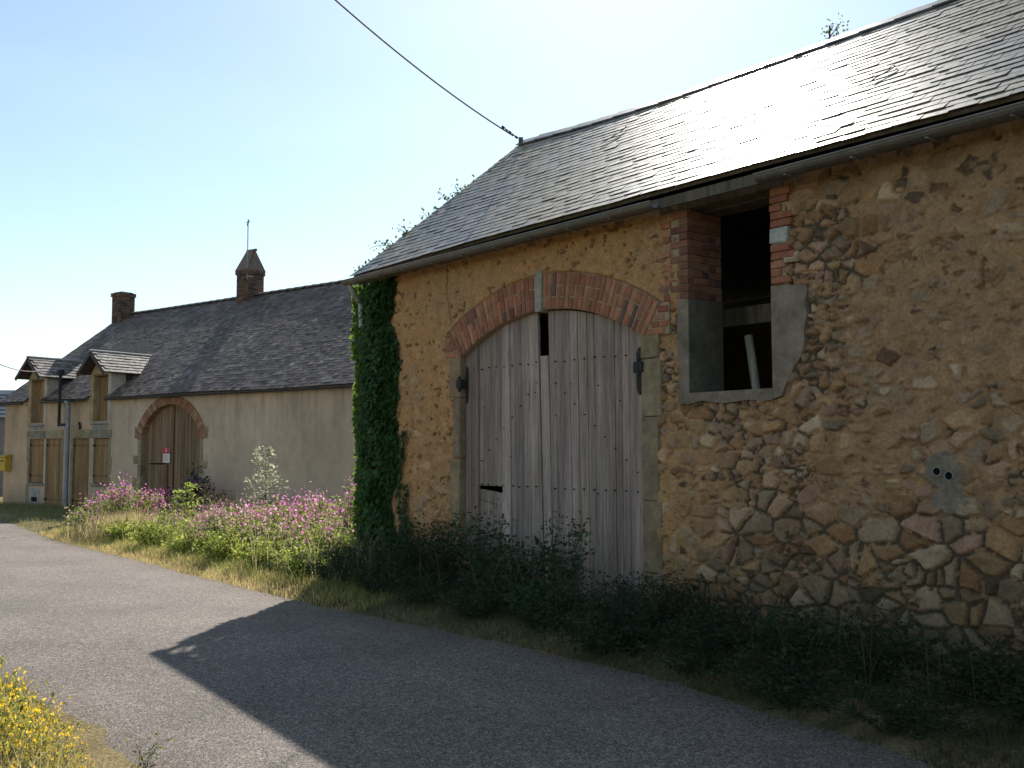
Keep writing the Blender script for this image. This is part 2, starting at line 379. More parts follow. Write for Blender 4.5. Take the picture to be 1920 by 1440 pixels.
# rubble: jittered courses of angular stones (a power diagram, so that joints run straight)
NR = 70
_rh = np.clip(rng.normal(.135, .045, NR), .065, .23); _rz = np.concatenate([[0], np.cumsum(_rh)]) - .5
_rw = _rh * rng.uniform(1.2, 2.9, NR); _ro = rng.uniform(0, 1, NR)
_rj = rng.random((NR, 128, 8))
PAL = np.array([(.42, .29, .17), (.44, .30, .20), (.38, .29, .20), (.36, .225, .125), (.50, .40, .28), (.33, .26, .185), (.40, .26, .14), (.45, .34, .23), (.40, .27, .20)])
_pc = rng.choice(len(PAL), (NR, 128), p=[.18, .14, .13, .11, .10, .10, .10, .06, .08])
def rubble(U, Z):
    Uw = U + .07 * (fbm(U * 3, Z * 3, 21) - .5) + .018 * (fbm(U * 16, Z * 16, 22) - .5)
    Zw = Z + .11 * (fbm(U * 1.3, Z * 2, 23) - .5) + .016 * (fbm(U * 16, Z * 16, 24) - .5)
    j0 = np.clip(np.searchsorted(_rz, Zw) - 1, 0, NR - 1)
    best = np.full(U.shape, 9.); sec = np.full(U.shape, 9.); bj = np.zeros(U.shape, int); bi = np.zeros(U.shape, int)
    bx = np.zeros(U.shape); bz = np.zeros(U.shape); qx = np.zeros(U.shape); qz = np.zeros(U.shape)
    for dj in (-1, 0, 1):
        j = np.clip(j0 + dj, 0, NR - 1); wj = _rw[j]; oj = _ro[j]; hj = _rh[j]
        i0 = np.floor(Uw / wj - oj).astype(int)
        for di in (-2, -1, 0, 1, 2):
            i = i0 + di; k = i % 128
            sx = (i + .5 + .8 * (_rj[j, k, 0] - .5) + oj) * wj; sz = _rz[j] + (.5 + .6 * (_rj[j, k, 1] - .5)) * hj
            dx = (Uw - sx) * .75; dz = Zw - sz
            dd = dx * dx + dz * dz - .010 * (_rj[j, k, 2] - .3) - np.where(_rj[j, k, 7] < .12, -.008, 0)
            nb = dd < best
            ns = ~nb & (dd < sec)
            qx = np.where(nb, bx, np.where(ns, dx, qx)); qz = np.where(nb, bz, np.where(ns, dz, qz))
            sec = np.where(nb, best, np.where(ns, dd, sec)); best = np.where(nb, dd, best)
            bj = np.where(nb, j, bj); bi = np.where(nb, k, bi); bx = np.where(nb, dx, bx); bz = np.where(nb, dz, bz)
    e = (sec - best) / (2 * np.sqrt((bx - qx) ** 2 + (bz - qz) ** 2) + 1e-4)
    return e, bj, bi, bx, bz
# how much the ochre mortar covers the stones: (u, z, radius, value)
PLAST = [(.3, 2.5, 1.2, .85), (1.2, 3.2, 1., .95), (1.3, 1.6, .9, .70), (1.3, .6, .7, .5), (3.5, 3.8, .8, .95), (2.5, 3.7, .6, .95), (4.7, 3.6, .5, .85), (5.1, 3.75, .3, .35),
         (5.2, 2.3, .4, .34), (5.2, 1.7, .5, .42), (5.3, 1.2, .5, .66), (5.3, .85, .4, .7), (5.9, 1.9, .4, .30), (6.2, 1.5, .5, .46), (6.1, 1.0, .4, .42), (7.0, 1.9, .5, .46),
         (7.0, 2.9, .4, .30), (7.0, 3.5, .4, .42), (7.5, 3.4, .4, .58), (8.2, 3.4, .8, .78), (8.0, 2.6, .6, .66), (8.4, 2.0, .6, .58), (7.4, 2.3, .4, .48), (7.2, 1.35, .5, .62), (8.2, 1.35, .6, .58),
         (6.3, .7, .5, .16), (7.2, .75, .5, .06), (8.2, .6, .7, .06), (7.0, .3, .8, .0), (5.5, .3, .6, .3), (9.5, 2.5, 1, .7), (9.5, .8, 1, .2)]
def plast(U, Z):
    s = np.zeros(U.shape); wt = np.full(U.shape, 1e-6)
    for u, z, r, v in PLAST:
        k = np.exp(-((U - u) ** 2 + (Z - z) ** 2) / (r * r * .6)) + 1e-5; s += k * v; wt += k
    return s / wt
_cache = {}
def barn_fields(U, Z):
    if 'h' in _cache: return _cache['h'], _cache['c']
    A_ = rubble(U * 1.18, Z * 1.18); B2 = rubble(U * 1.9 + 3.3, Z * 1.9 + .2)       # large stones and pockets of small ones
    sm = fbm(U * 1.5, Z * 2.0, 29) + .06 * (Z < 1.0) > .535
    e, bj, bi, bx, bz = [np.where(sm, b_, a_) for a_, b_ in zip(A_, B2)]; e = np.where(sm, e / 1.9, e / 1.18); bj = bj.astype(int); bi = bi.astype(int)
    r = lambda k: _rj[bj, bi, k]
    n1 = fbm(U * 3, Z * 3, 31); n2 = fbm(U * 14, Z * 14, 32); n3 = fbm(U * 40, Z * 40, 33, 3)
    P = plast(U, Z)
    P = P - .10 * sstep(5.0, 6.2, U) + .10 * sstep(.95, .4, Z) * sstep(5.5, 6.5, U)
    Pn = np.clip(P + .55 * (fbm(U * 1.7, Z * 1.9, 34) - .5) + .22 * (n2 - .5), -.2, 1.1)
    jw = .005 + .013 * n2                                      # half joint width
    prof = np.clip((e - jw) / .013, 0, 1) ** .7
    hs = -.03 + (.034 + .030 * (r(3) - .5)) * prof + (r(4) - .5) * .15 * bx + (r(5) - .5) * .24 * bz + .012 * (n2 - .5) + .006 * (n3 - .5)
    hs = np.where(e < jw, -.034 + .01 * n2, hs)
    hp = -.048 + .078 * Pn + .020 * (n1 - .5) + .030 * (fbm(U * 8, Z * 10, 36) - .5) + .012 * (n2 - .5) + .007 * (n3 - .5)
    h = np.maximum(hs, hp); t = sstep(-.004, .006, hs - hp)[..., None]
    sc = PAL[_pc[bj, bi]] * (.72 + .62 * r(6))[..., None] * (.84 + .32 * n2 + .2 * (n3 - .5))[..., None]
    dark = ((r(6) * 7.3) % 1 < np.where(P > .45, .075, .02))[..., None]
    sc = np.where(dark, np.array([.15, .115, .09]) * (.6 + .8 * n2)[..., None], sc)
    # iron and lichen stains across the stones
    st = sstep(.55, .75, fbm(U * 2.2, Z * 2.6, 41))[..., None]; sc = sc * (1 - .35 * st) + np.array([.26, .13, .05]) * .35 * st
    pc = np.array([.50, .30, .135]) * (1 - n1[..., None]) + np.array([.43, .295, .17]) * n1[..., None]
    pc = pc * (.78 + .3 * n2 + .3 * (n3 - .5) + .12)[..., None]
    rr_ = sstep(4.8, 6.6, U)[..., None] * .55; pc = pc * (1 - rr_) + np.array([.42, .30, .19]) * (.8 + .4 * n2)[..., None] * rr_
    gl = sstep(.5, .72, fbm(U * .9, Z * 1.2, 43))[..., None]; pc = pc * (1 - .3 * gl) + np.array([.36, .29, .2]) * .3 * gl
    # scattered pits where the mortar has fallen off
    pit = sstep(.70, .74, fbm(U * 11, Z * 15, 45, 3)) * sstep(.4, .7, P); h = h - .022 * pit
    pc = pc * (1 - .5 * pit[..., None])
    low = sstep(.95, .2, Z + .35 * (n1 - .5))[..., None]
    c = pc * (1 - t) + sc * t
    rt = sstep(4.6, 6.6, U)[..., None]; tone = np.array([.90, .755, .66]) * (1 - rt) + np.array([.76, .655, .60]) * (1 - .18 * sstep(1.6, .3, Z))[..., None] * rt; c = c * tone  # right side browner; its lower part darkened further, a painted lens vignette
    deep = (hs < -.028) & (hp < -.028); c = np.where(deep[..., None], np.array([.10, .075, .05]), c)
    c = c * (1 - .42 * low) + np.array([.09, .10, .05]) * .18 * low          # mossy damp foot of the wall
    # cement patch round the vent pipes
    for (cu, cz, ru, rz) in ((7.955, 1.46, .15, .14), (7.98, 1.27, .12, .12)):
        q = ((U - cu) / ru) ** 2 + ((Z - cz) / rz) ** 2 + 1.5 * (n2 - .5); k = sstep(1.25, .75, q)
        h = h * (1 - k) + (.016 + .008 * (n2 - .5)) * k; c = c * (1 - k[..., None]) + (np.array([.215, .165, .125]) * (.7 + .6 * n2)[..., None]) * k[..., None]
    # crack left of the arch
    cz = np.clip(Z, 3.12, 3.95); cu = 1.74 + .05 * (fbm(cz * 9, cz * 0, 51) - .5) * 2 + .10 * sstep(3.5, 3.15, cz)
    ck = sstep(.012, .004, np.abs(U - cu)) * sstep(3.1, 3.2, Z); h = h - .03 * ck; c = c * (1 - .8 * ck[..., None])
    rr = np.hypot(U - D_C, Z - D_ZC); an = np.abs(np.arctan2(U - D_C, Z - D_ZC))
    trim = ((rr > D_RAD - .02) & (rr < D_RAD + .395) & (an < .575)) | ((U > 1.70) & (U < 2.05) & (Z < 2.97)) & ((U > 1.85) | (Z > 2.745)) | ((U > 4.92) & (U < 5.14) & (Z < 2.75)) | ((U > 4.96) & (U < 5.31) & (Z > 2.72) & (Z < 3.02))
    trim |= ((U > 5.43) & (U < 6.60) & (Z > 2.06)) | ((U > 6.4) & (U < 6.79) & (Z > 2.42) & (Z < 3.0)) | ((U > 3.40) & (U < 3.51) & (Z < 3.57) & (Z > 3.1)) | ((U > 6.4) & (U < 6.68 ) & (Z > 2.3) & (Z < 3.0))
    h = np.where(trim, np.minimum(h, -.012), h)
    _cache['h'], _cache['c'] = h, c
    return h, c
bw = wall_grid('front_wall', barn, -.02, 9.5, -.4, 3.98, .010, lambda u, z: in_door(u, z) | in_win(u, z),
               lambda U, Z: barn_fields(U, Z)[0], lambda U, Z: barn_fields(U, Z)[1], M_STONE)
# plain masonry of the rest: front beyond the frame, gables, back; built as solids around the openings
OCH = (.38, .27, .15)
mb = MB()
mb.box((9.5, -.01, -.5), (BL, .5, 3.98), OCH)
mb.box((0.0, .5, -.1), (.5, 5.6, 3.98), OCH); mb.box((BL - .5, .5, -.1), (BL, 5.6, 3.98), OCH); mb.box((0, 5.6, -.1), (BL, 6.1, 3.98), OCH)
for x0, x1 in ((0.0, .5), (BL - .5, BL)):
    mb.add([(x0, 0.0, 3.98), (x0, 5.6, 3.98), (x0, 2.8, 6.08), (x1, 0, 3.98), (x1, 5.6, 3.98), (x1, 2.8, 6.08)], [(0, 1, 2), (5, 4, 3), (0, 3, 4, 1), (1, 4, 5, 2), (2, 5, 3, 0)], OCH)
mb.build('gable_wall', M_STONE, barn)
mb = MB()                                       # core of the front wall behind the modelled face
CORE = (.17, .14, .11)
mb.box((0.0, .06, -.1), (D_L - .14, .495, 3.97), CORE); mb.box((D_R + .15, .06, -.1), (5.42, .495, 3.97), CORE)
mb.box((5.42, .06, -.1), (6.60, .495, 2.05), CORE); mb.box((6.60, .06, -.4), (9.5, .495, 3.97), CORE)
arc = [(D_L - .14, 3.97), (D_L - .14, 2.75)] + [(D_C + (D_RAD + .02) * math.sin(a), D_ZC + (D_RAD + .02) * math.cos(a)) for a in np.linspace(-.545, .545, 15)] + [(D_R + .15, 2.75), (D_R + .15, 3.97)]
mb.prism(arc[::-1], .06, .495, CORE)
mb.build('wall_core', M_STONE, barn)
mb = MB(); mb.box((.5, .5, -.1), (BL - .5, 5.6, .02), (.12, .10, .08)); mb.build('earth_floor', M_SOIL, barn)

# --- slate roof
E_V, R_V = -.28, 2.70
def eave_z(u): return np.interp(u, [-1, 0, 3, 6.5, 9, 15], [3.965, 3.972, 4.005, 4.01, 4.0, 4.0])
def ridge_z(u): return np.interp(u, [-1, 0, 1.5, 3, 6.7, 10, 15], [6.40, 6.385, 6.29, 6.235, 6.215, 6.22, 6.25])
B_SL = math.hypot(R_V - E_V, 2.27)
def barn_slope(u, s):
    t = s / B_SL; ze, zr = eave_z(u), ridge_z(u)
    sag = -.015 * math.sin(math.pi * min(max(t, 0), 1)) + .012 * (float(vnoise(u * .5, s * .5, 61)) - .5)
    p = np.array([u, E_V + (R_V - E_V) * t, ze + (zr - ze) * t + sag])
    n = np.array([0, -(zr - ze), R_V - E_V]); return p, n / np.linalg.norm(n)
def slate_col(u, s):
    k = float(fbm(u * .55 + s * .25, s * .5, 62)); q = rng.random()
    c = np.array([.125, .105, .088]) * (.6 + .75 * q)
    if rng.random() < .08: c = c * .6
    l = max(0, k - .44) * 5.0; l = min(l, .85)
    return c * (1 - l) + np.array([.21, .16, .085]) * l * (.6 + .7 * q)
covering('slate_roof', barn, M_SLATE, -.16, BL + .1, barn_slope, B_SL - .04, .128, .215, .0065, slate_col, .0125, None, .5)
mb = MB()                                       # deck under the slates and the far slope
us = np.linspace(-.13, BL + .05, 30)
for a, b in zip(us[:-1], us[1:]):
    q = []
    for uu, s in ((a, .03), (b, .03), (b, B_SL), (a, B_SL)): p, n = barn_slope(uu, s); q.append((p - n * .012, p - n * .045))
    mb.hexa([x[0] for x in q], [x[1] for x in q], (.14, .11, .08))
    za, zb = ridge_z(a), ridge_z(b)
    mb.hexa([(a, R_V, za - .01), (b, R_V, zb - .01), (b, 6.4, 3.9), (a, 6.4, 3.9)], [(a, R_V, za - .05), (b, R_V, zb - .05), (b, 6.4, 3.86), (a, 6.4, 3.86)], (.10, .10, .10))
mb.build('roof_deck', M_WOOD, barn)
mb = MB()
for k, a in enumerate(np.arange(-.12, BL, .42)):
    b = a + .45; za, zb = float(ridge_z(a)), float(ridge_z(b)); j = rng.uniform(-.006, .006)
    for sgn in (-1, 1):
        A = [(a, R_V, za + .045 + j), (b, R_V, zb + .035 + j), (b, R_V + sgn * .13, zb - .062), (a, R_V + sgn * .13, za - .052)]
        mb.hexa(A, [(x, y, z - .02) for x, y, z in A], jitcol((.12, .115, .12), .25))
mb.build('ridge_tiles', M_SLATE, barn)
mb = MB()
for x in [q for q in np.arange(.2, BL, .62) if not 5.1 < q < 6.6]:                 # rafter tails and the plate on the wall head
    mb.box((x, -.24, 3.9), (x + .08, .3, 3.96), jitcol((.14, .10, .07)), R=Matrix.Rotation(math.atan(.75), 3, 'X'), ctr=(x, .3, 4.16))
mb.box((-.05, -.215, 3.86), (BL, -.19, 3.955), (.12, .095, .07))
mb.build('eave_boards', M_WOOD, barn)
def gutter(u0, u1, name, z0, z1):
    mb = MB(); n = 9; r = .062; yc = -.315
    def ring(u, z, rr): return [(u, yc + rr * math.cos(math.pi + math.pi * k / (n - 1)), z + rr * math.sin(math.pi + math.pi * k / (n - 1))) for k in range(n)]
    A, Bq = ring(u0, z0, r), ring(u1, z1, r); a, b = ring(u0, z0, r - .004), ring(u1, z1, r - .004)
    F = []
    for k in range(n - 1): F += [(k, k + 1, n + k + 1, n + k), (2 * n + k + 1, 2 * n + k, 3 * n + k, 3 * n + k + 1)]
    F += [(0, n, 3 * n, 2 * n), (n - 1, 2 * n - 1, 4 * n - 1, 3 * n - 1)]
    F += [tuple(range(n))]
    mb.add(A + Bq + a + b, F, (.135, .115, .10))
    mb.tube([(u0, yc - r, z0), (u1, yc - r, z1)], .008, (.18, .155, .14), 6)
    for u in np.arange(u0 + .3, u1, .6):
        zz = z0 + (z1 - z0) * (u - u0) / (u1 - u0)
        mb.box((u, yc - r - .004, zz - .07), (u + .02, yc + r + .06, zz - .062), (.2, .19, .18))
    return mb.build(name, M_METAL, barn)
gutter(-.22, 5.42, 'gutter', 3.915, 3.90); gutter(6.58, BL, 'gutter', 3.895, 3.93)
mb = MB(); mb.tube([(-.14, -.30, 3.86), (-.14, -.24, 3.74), (-.15, -.12, 3.62), (-.15, -.10, 3.3)], .038, (.33, .31, .29), 8); mb.build('downpipe', M_METAL, barn)
for (u, s0, s1) in ((2.75, 2.95, 2.45), (.1, 3.3, 2.75), (6.98, 1.8, 1.45)):
    mb = MB(); pts = []
    for k, t in enumerate(np.linspace(0, 1, 6)):
        p, n = barn_slope(u + .06 * math.sin(t * 5), s0 + (s1 - s0) * t); pts.append(p + n * .03)
    mb.tube(pts, .006, (.05, .042, .038), 6); mb.build('roof_hook', M_IRON, barn)

# --- brick arch over the doors
BRK = [(.33, .125, .075), (.37, .15, .085), (.28, .105, .07), (.40, .18, .105), (.16, .085, .07), (.34, .155, .095)]
def brick(): return jitcol(BRK[rng.choice(6, p=[.28, .24, .18, .12, .08, .1])], .14, .04)
MORT = (.36, .27, .18)
mb = MB()
R0, R1 = D_RAD, D_RAD + .385; A0 = .563
def pol(r, a): return (D_C + r * math.sin(a), D_ZC + r * math.cos(a))
aa = np.linspace(-A0, A0, 40)
for a, b in zip(aa[:-1], aa[1:]):
    q = [pol(R0 + .004, a), pol(R0 + .004, b), pol(R1 - .004, b), pol(R1 - .004, a)]
    mb.prism(q, -.016, .30, MORT)
nb = 47; da = 2 * A0 / nb
for k in range(nb):
    a = -A0 + (k + .5) * da
    if abs(D_C + R0 * math.sin(a) - 3.455) < .052: continue
    cuts = (0, .25, .385) if k % 2 else (0, .13, .385)
    for r0, r1 in zip(cuts[:-1], cuts[1:]):
        g = da * .40 * rng.uniform(.88, 1.0); r0j = R0 + r0 + .004 + rng.uniform(0, .004); r1j = R0 + r1 - .008 + rng.uniform(-.004, .004); y = -.026 + rng.uniform(-.005, .004)
        q = [pol(r0j, a - g), pol(r0j, a + g), pol(r1j, a + g), pol(r1j, a - g)]
        c = np.array(q).mean(0); qi = [tuple(c + (np.array(p) - c) * .93) for p in q]
        col = brick()
        mb.add([(x, y + .005, z) for x, z in q] + [(x, y, z) for x, z in qi] + [(x, .1, z) for x, z in q],
               [(4, 5, 6, 7), (0, 1, 5, 4), (1, 2, 6, 5), (2, 3, 7, 6), (3, 0, 4, 7), (8, 9, 1, 0), (9, 10, 2, 1), (10, 11, 3, 2), (11, 8, 0, 3)], col)
def brick_stack(mb, rows, z0, left, right, y=-.026, hb=.058, back=.1):
    for k in range(rows):
        z = z0 + k * (hb + .011); x0, x1 = left(z + hb / 2), right(z + hb / 2); x = x0
        first = True
        while x1 - x > .05:
            ln = min((.22 if (k + (not first)) % 2 == 0 else .105), x1 - x)
            if x1 - x - ln < .05: ln = x1 - x
            mb.bbox((x + .004, y + rng.uniform(-.005, .005), z), (x + ln - .006, back, z + hb), brick(), .005, .003); x += ln; first = False
lx = lambda z: D_C - math.tan(A0) * (z - D_ZC)
mb.prism([(1.70, 2.745), (1.985, 2.745), (lx(2.97) - .01, 2.97), (1.70, 2.97)], -.014, .1, MORT)
brick_stack(mb, 3, 2.75, lambda z: 1.70, lambda z: lx(z) - .01)
mb.prism([(4.96, 2.72), (5.31, 2.72), (5.31, 3.02), (2 * D_C - lx(3.02) + .01, 3.02)], -.014, .1, MORT)
brick_stack(mb, 4, 2.725, lambda z: 2 * D_C - lx(z) + .01, lambda z: 5.31 - (.05 if int(z * 15) % 2 else 0))
ar = mb.build('brick_arch', M_BRICK, barn)
mb = MB(); mb.hexa([(3.405, -.045, 3.125), (3.50, -.045, 3.125), (3.515, -.04, 3.575), (3.415, -.04, 3.56)], [(3.405, .25, 3.125), (3.50, .25, 3.125), (3.515, .25, 3.575), (3.415, .25, 3.56)], (.33, .29, .24))
mb.build('keystone', M_CONC, barn)
for (x0, x1, sd_) in ((1.845, 2.0, 0), (4.95, 5.135, 1)):
    mb = MB(); z = -.1
    while z < 2.72:
        hh = min(rng.uniform(.45, .8), 2.735 - z)
        if 2.735 - z - hh < .2: hh = 2.735 - z
        ex = rng.uniform(-.02, .10) if sd_ else -rng.uniform(-.03, .07)
        a, b = (x0, x1 + ex) if sd_ else (x0 + ex, x1)
        mb.bbox((a, -.022 + rng.uniform(-.004, .004), z + .004), (b, .30, z + hh - .004), jitcol((.255, .18, .112), .10), .008, .003); z += hh
    mb.build('door_jamb', M_CONC, barn)

# --- weathered double doors: planks, nails, hatch, strap hinges
def arch_top(u): return D_ZC + math.sqrt(max(0, (D_RAD - .004) ** 2 - (u - D_C) ** 2))
WG = [(.32, .265, .24), (.295, .245, .222), (.335, .282, .258), (.27, .222, .20), (.30, .245, .217), (.355, .305, .28)]
def leaf_door(u0, u1, hatch, notch, lean):
    root = None; mb = MB(); hb = MB(); x = u0; k = 0
    def SHF(uu, z): t = (uu - u0) / (u1 - u0); return lean * (z - .1) * (t if hatch else 1 - t)
    while x < u1 - .03:
        wd = min(.125 if (notch and k == 0) else rng.uniform(.085, .155), u1 - x)
        if u1 - x - wd < .05: wd = u1 - x
        a, b = x + .0025, x + wd - .0025; y = .07 + rng.uniform(-.009, .009); c = jitcol(np.array(WG[rng.integers(6)]) * (.95, .855, .80), .17, .03)
        zt0, zt1 = arch_top(a), arch_top(b); zb = .03 + rng.uniform(0, .05)
        if notch and k == 0: zt0 = zt1 = 2.655
        segs = [(zb, None)]
        def sh(z, uu=0): return 0.0
        inh = hatch and a > hatch[0] - .02 and b < hatch[1] + .02
        parts = [(zb, zt0, zt1, mb)]
        if inh:
            t = ((a + b) / 2 - hatch[0]) / (hatch[1] - hatch[0]); zg = hatch[2] - .018 - .055 * t
            parts = [(zb, zg, zg - .004, hb), (hatch[2] + .014, zt0, zt1, mb)]
        for z0, za, zb2, tgt in parts:
            rag = rng.uniform(0, .05, 2) if z0 < .2 else (0, 0)
            P = [(a, z0 + rag[0]), (b, z0 + rag[1]), (b, zb2), (a, za)]
            yo = .012 if tgt is hb else 0
            A = [(p[0] + SHF(p[0], p[1]), y + yo, p[1]) for p in P]; Bk = [(p[0] + SHF(p[0], p[1]), y + yo + .03, p[1]) for p in P]
            i = [(p[0] + SHF(p[0], p[1]) + (.003 if p[0] == a else -.003), y + yo - .003, p[1]) for p in P]
            tgt.add(i + A + Bk, [(0, 1, 2, 3), (4, 5, 1, 0), (5, 6, 2, 1), (6, 7, 3, 2), (7, 4, 0, 3), (8, 9, 5, 4), (9, 10, 6, 5), (10, 11, 7, 6), (11, 8, 4, 7), (11, 10, 9, 8)], c)
        x += wd; k += 1
    mb.box((u0 + .08, .105, 1.225), (u1 - .08, .14, 1.37), (.14, .12, .11)); mb.box((u0 + .08, .105, 2.45), (u1 - .08, .14, 2.62), (.14, .12, .11))
    # nails
    def nail(u, z, r=.0085): 
        mb.add([(u + r * math.cos(q), .052 if q < 9 else 0, z + r * math.sin(q)) for q in np.arange(6) * math.pi / 3] + [(u + r * math.cos(q), .075, z + r * math.sin(q)) for q in np.arange(6) * math.pi / 3],
               [tuple(range(6))] + [(i, i + 6, (i + 1) % 6 + 6, (i + 1) % 6) for i in range(6)], (.028, .024, .022))
    n = 9
    for i in range(n):
        t = (i + .6) / n; u = u0 + .08 + (u1 - u0 - .14) * t
        nail(u, 2.575 + rng.uniform(-.008, .008) + (.012 if hatch else 0)); nail(u + rng.uniform(-.02, .02), 1.235 + rng.uniform(-.01, .01))
        s = 1 - t if hatch else t
        if hatch: nail(u, 1.32 + 1.1 * t, .007)
        else: nail(u, 2.42 - 1.05 * t, .007)
    for _ in range(5): nail(rng.uniform(u0 + .1, u1 - .1), rng.uniform(.6, 2.6), .005)
    o = mb.build('door_leaf', M_WOOD, barn)
    if hb.v:
        for i in range(9): 
            u = hatch[0] + .05 + i * .06; hb.box((u - .006, .068, 1.07 - .01 * i), (u + .006, .075, 1.082 - .01 * i), (.028, .024, .022))
        hb.build('hatch', M_WOOD, o)
    return o
ld = leaf_door(2.012, 3.425, (2.19, 2.84, 1.215), False, -.032)
rd = leaf_door(3.448, 4.94, None, True, -.032)
def strap(parent, u, z0, z1, wd, y=.045):
    mb = MB(); P = []
    for t in np.linspace(0, 1, 7): P.append((u - wd / 2 * math.sin(math.pi * min(1, .18 + t * .82)) ** .5 if t < .9 else u - wd * .2, z0 + (z1 - z0) * t))
    L = [(u - wd / 2 * math.sqrt(max(.05, 1 - (2 * t - 1) ** 6)), z0 + (z1 - z0) * t) for t in np.linspace(0, 1, 9)]
    R = [(2 * u - a, z) for a, z in L]
    mb.prism(R + L[::-1], y, y + .028, (.022, .020, .019)); return mb.build('strap_hinge', M_IRON, parent)
strap(ld, 2.05, 2.19, 2.63, .042); strap(rd, 4.865, 2.17, 2.63, .075)
for (u0, u1, z) in ((1.955, 2.045, 2.42), (4.87, 4.985, 2.43)):
    mb = MB(); mb.box((u0, -.045, z - .05), (u1, .03, z + .05), (.022, .02, .019), jit=.006); mb.tube([((u0 + u1) / 2, -.03, z - .09), ((u0 + u1) / 2, -.03, z + .09)], .018, (.022, .02, .019), 8)
    mb.build('hinge_pin', M_IRON, barn)

# --- window opening: cement surround below, brick jambs above
CON = (.21, .158, .12)
mb = MB()
mb.prism([(5.425, 2.05), (5.553, 2.06), (5.553, 3.02), (5.43, 3.03), (5.415, 2.7), (5.44, 2.4)], -.020, .47, CON)
rc = [(6.472, 2.06), (6.56, 2.08), (6.60, 2.17), (6.655, 2.26), (6.70, 2.33), (6.76, 2.40), (6.795, 2.52), (6.79, 2.62), (6.825, 2.74), (6.80, 2.86), (6.83, 2.93), (6.815, 2.99), (6.472, 3.02)]
mb.prism(rc, -.019, .47, (.225, .172, .132))
mb.prism([(5.52, 2.04), (5.7, 2.075), (5.95, 2.04), (6.2, 2.06), (6.4, 2.045), (6.474, 2.055), (6.474, 2.15), (5.55, 2.15)], -.023, .47, (.205, .155, .12))
mb.build('window_surround', M_CONC, barn)
mb = MB(); mb.box((5.5535, -.012, 2.152), (5.558, .468, 3.025), (.115, .10, .08)); mb.build('window_reveal', M_CONC, barn)  # thin sheet over the left reveal, shade painted in as a darker colour
mb = MB(); mb.box((2.0, 1.35, 2.92), (11.0, 1.55, 3.10), (.34, .27, .19), jit=.02); mb.build('loft_beam', M_WOOD, barn)
mb = MB()
for k in range(14): mb.box((4.2 + k * .24, .52, 1.98), (4.42 + k * .24, 5.4, 2.02), jitcol((.20, .16, .12), .2))
mb.build('loft_floor', M_WOOD, barn)
mb = MB(); mb2 = MB()
mb.box((5.30, .0, 3.03), (5.535, .47, 3.86), MORT); mb2.box((6.49, .0, 3.03), (6.62, .47, 3.86), MORT)
for k in range(12):                                  # left reveal: bricks show their ends towards the opening, shade painted into their colour
    z = 3.03 + k * .069; y = -.022; i = 0
    while y < .46:
        ln = min(.21 if (k + i) % 2 else .10, .47 - y)
        xl = 5.34 + (.0 if (k + i) % 2 else .11)
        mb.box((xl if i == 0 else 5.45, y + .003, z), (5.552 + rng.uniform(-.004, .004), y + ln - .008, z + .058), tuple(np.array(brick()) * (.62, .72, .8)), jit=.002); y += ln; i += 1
    if k % 2 == 0: mb.bbox((5.25 + rng.uniform(-.03, .03), -.02, z), (5.335, .1, z + .058), brick(), .005, .003)
    r = 6.476; ln = (.20, .11, .16, .22)[k % 4] + rng.uniform(-.02, .02)
    if k not in (5, 6): mb2.bbox((r + rng.uniform(-.006, .004), -.024, z), (r + ln, .46, z + .058), brick(), .006, .004)
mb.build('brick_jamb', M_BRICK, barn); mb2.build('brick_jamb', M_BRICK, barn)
mb = MB(); mb.bbox((6.478, -.03, 3.375), (6.64, .4, 3.51), (.42, .40, .37), .02, .012); mb.bbox((6.60, -.028, 3.2), (6.75, .1, 3.27), (.48, .38, .26), .02, .012); mb.build('jamb_stone', M_STONE, barn)
mb = MB(); mb.box((5.2, .0, 3.86), (6.8, .2, 3.975), (.13, .10, .075), jit=.01); mb.box((5.2, .21, 3.85), (6.8, .46, 3.975), (.11, .085, .065)); mb.build('lintel', M_WOOD, barn)
for (u, z) in ((7.905, 1.468), (7.995, 1.438)):
    mb = MB(); n = 16; r0, r1 = .036, .029
    for rr, y0, y1 in ((r0, -.032, .05),):
        A = [(u + r0 * math.cos(k * 2 * math.pi / n), z + r0 * math.sin(k * 2 * math.pi / n)) for k in range(n)]; Bq = [(u + r1 * math.cos(k * 2 * math.pi / n), z + r1 * math.sin(k * 2 * math.pi / n)) for k in range(n)]
        V = [(x, -.026, zz) for x, zz in A] + [(x, -.026, zz) for x, zz in Bq] + [(x, .0, zz) for x, zz in A] + [(x, -.0185, zz) for x, zz in Bq]
        F = []
        for k in range(n):
            q = (k + 1) % n; F += [(k, q, n + q, n + k), (k, 2 * n + k, 2 * n + q, q), (n + k, n + q, 3 * n + q, 3 * n + k)]
        mb.add(V, F, (.24, .23, .22)); mb.add([(x, -.0185, zz) for x, zz in Bq], [tuple(range(n))], (.006, .006, .006))
    mb.build('vent_pipe', M_CONC, barn)

# a pole leaning inside the barn, seen through the window
pw = BW(np.array([5.53, 5.90]), np.array([1.3, 1.3]))
mb = MB(); pts = []
for t in np.linspace(0, 1, 6):
    u = 6.09 + (5.675 - 6.09) * t; pts.append(BW(u, .70).tolist() + [.02 + 2.70 * t])
mb.tube(pts, .047, (.34, .30, .25), 10, taper=.85)
tag(mb.build('leaning_pole', M_WOOD), 'pale round wooden pole leaning inside the barn, seen through its glassless window', 'pole')

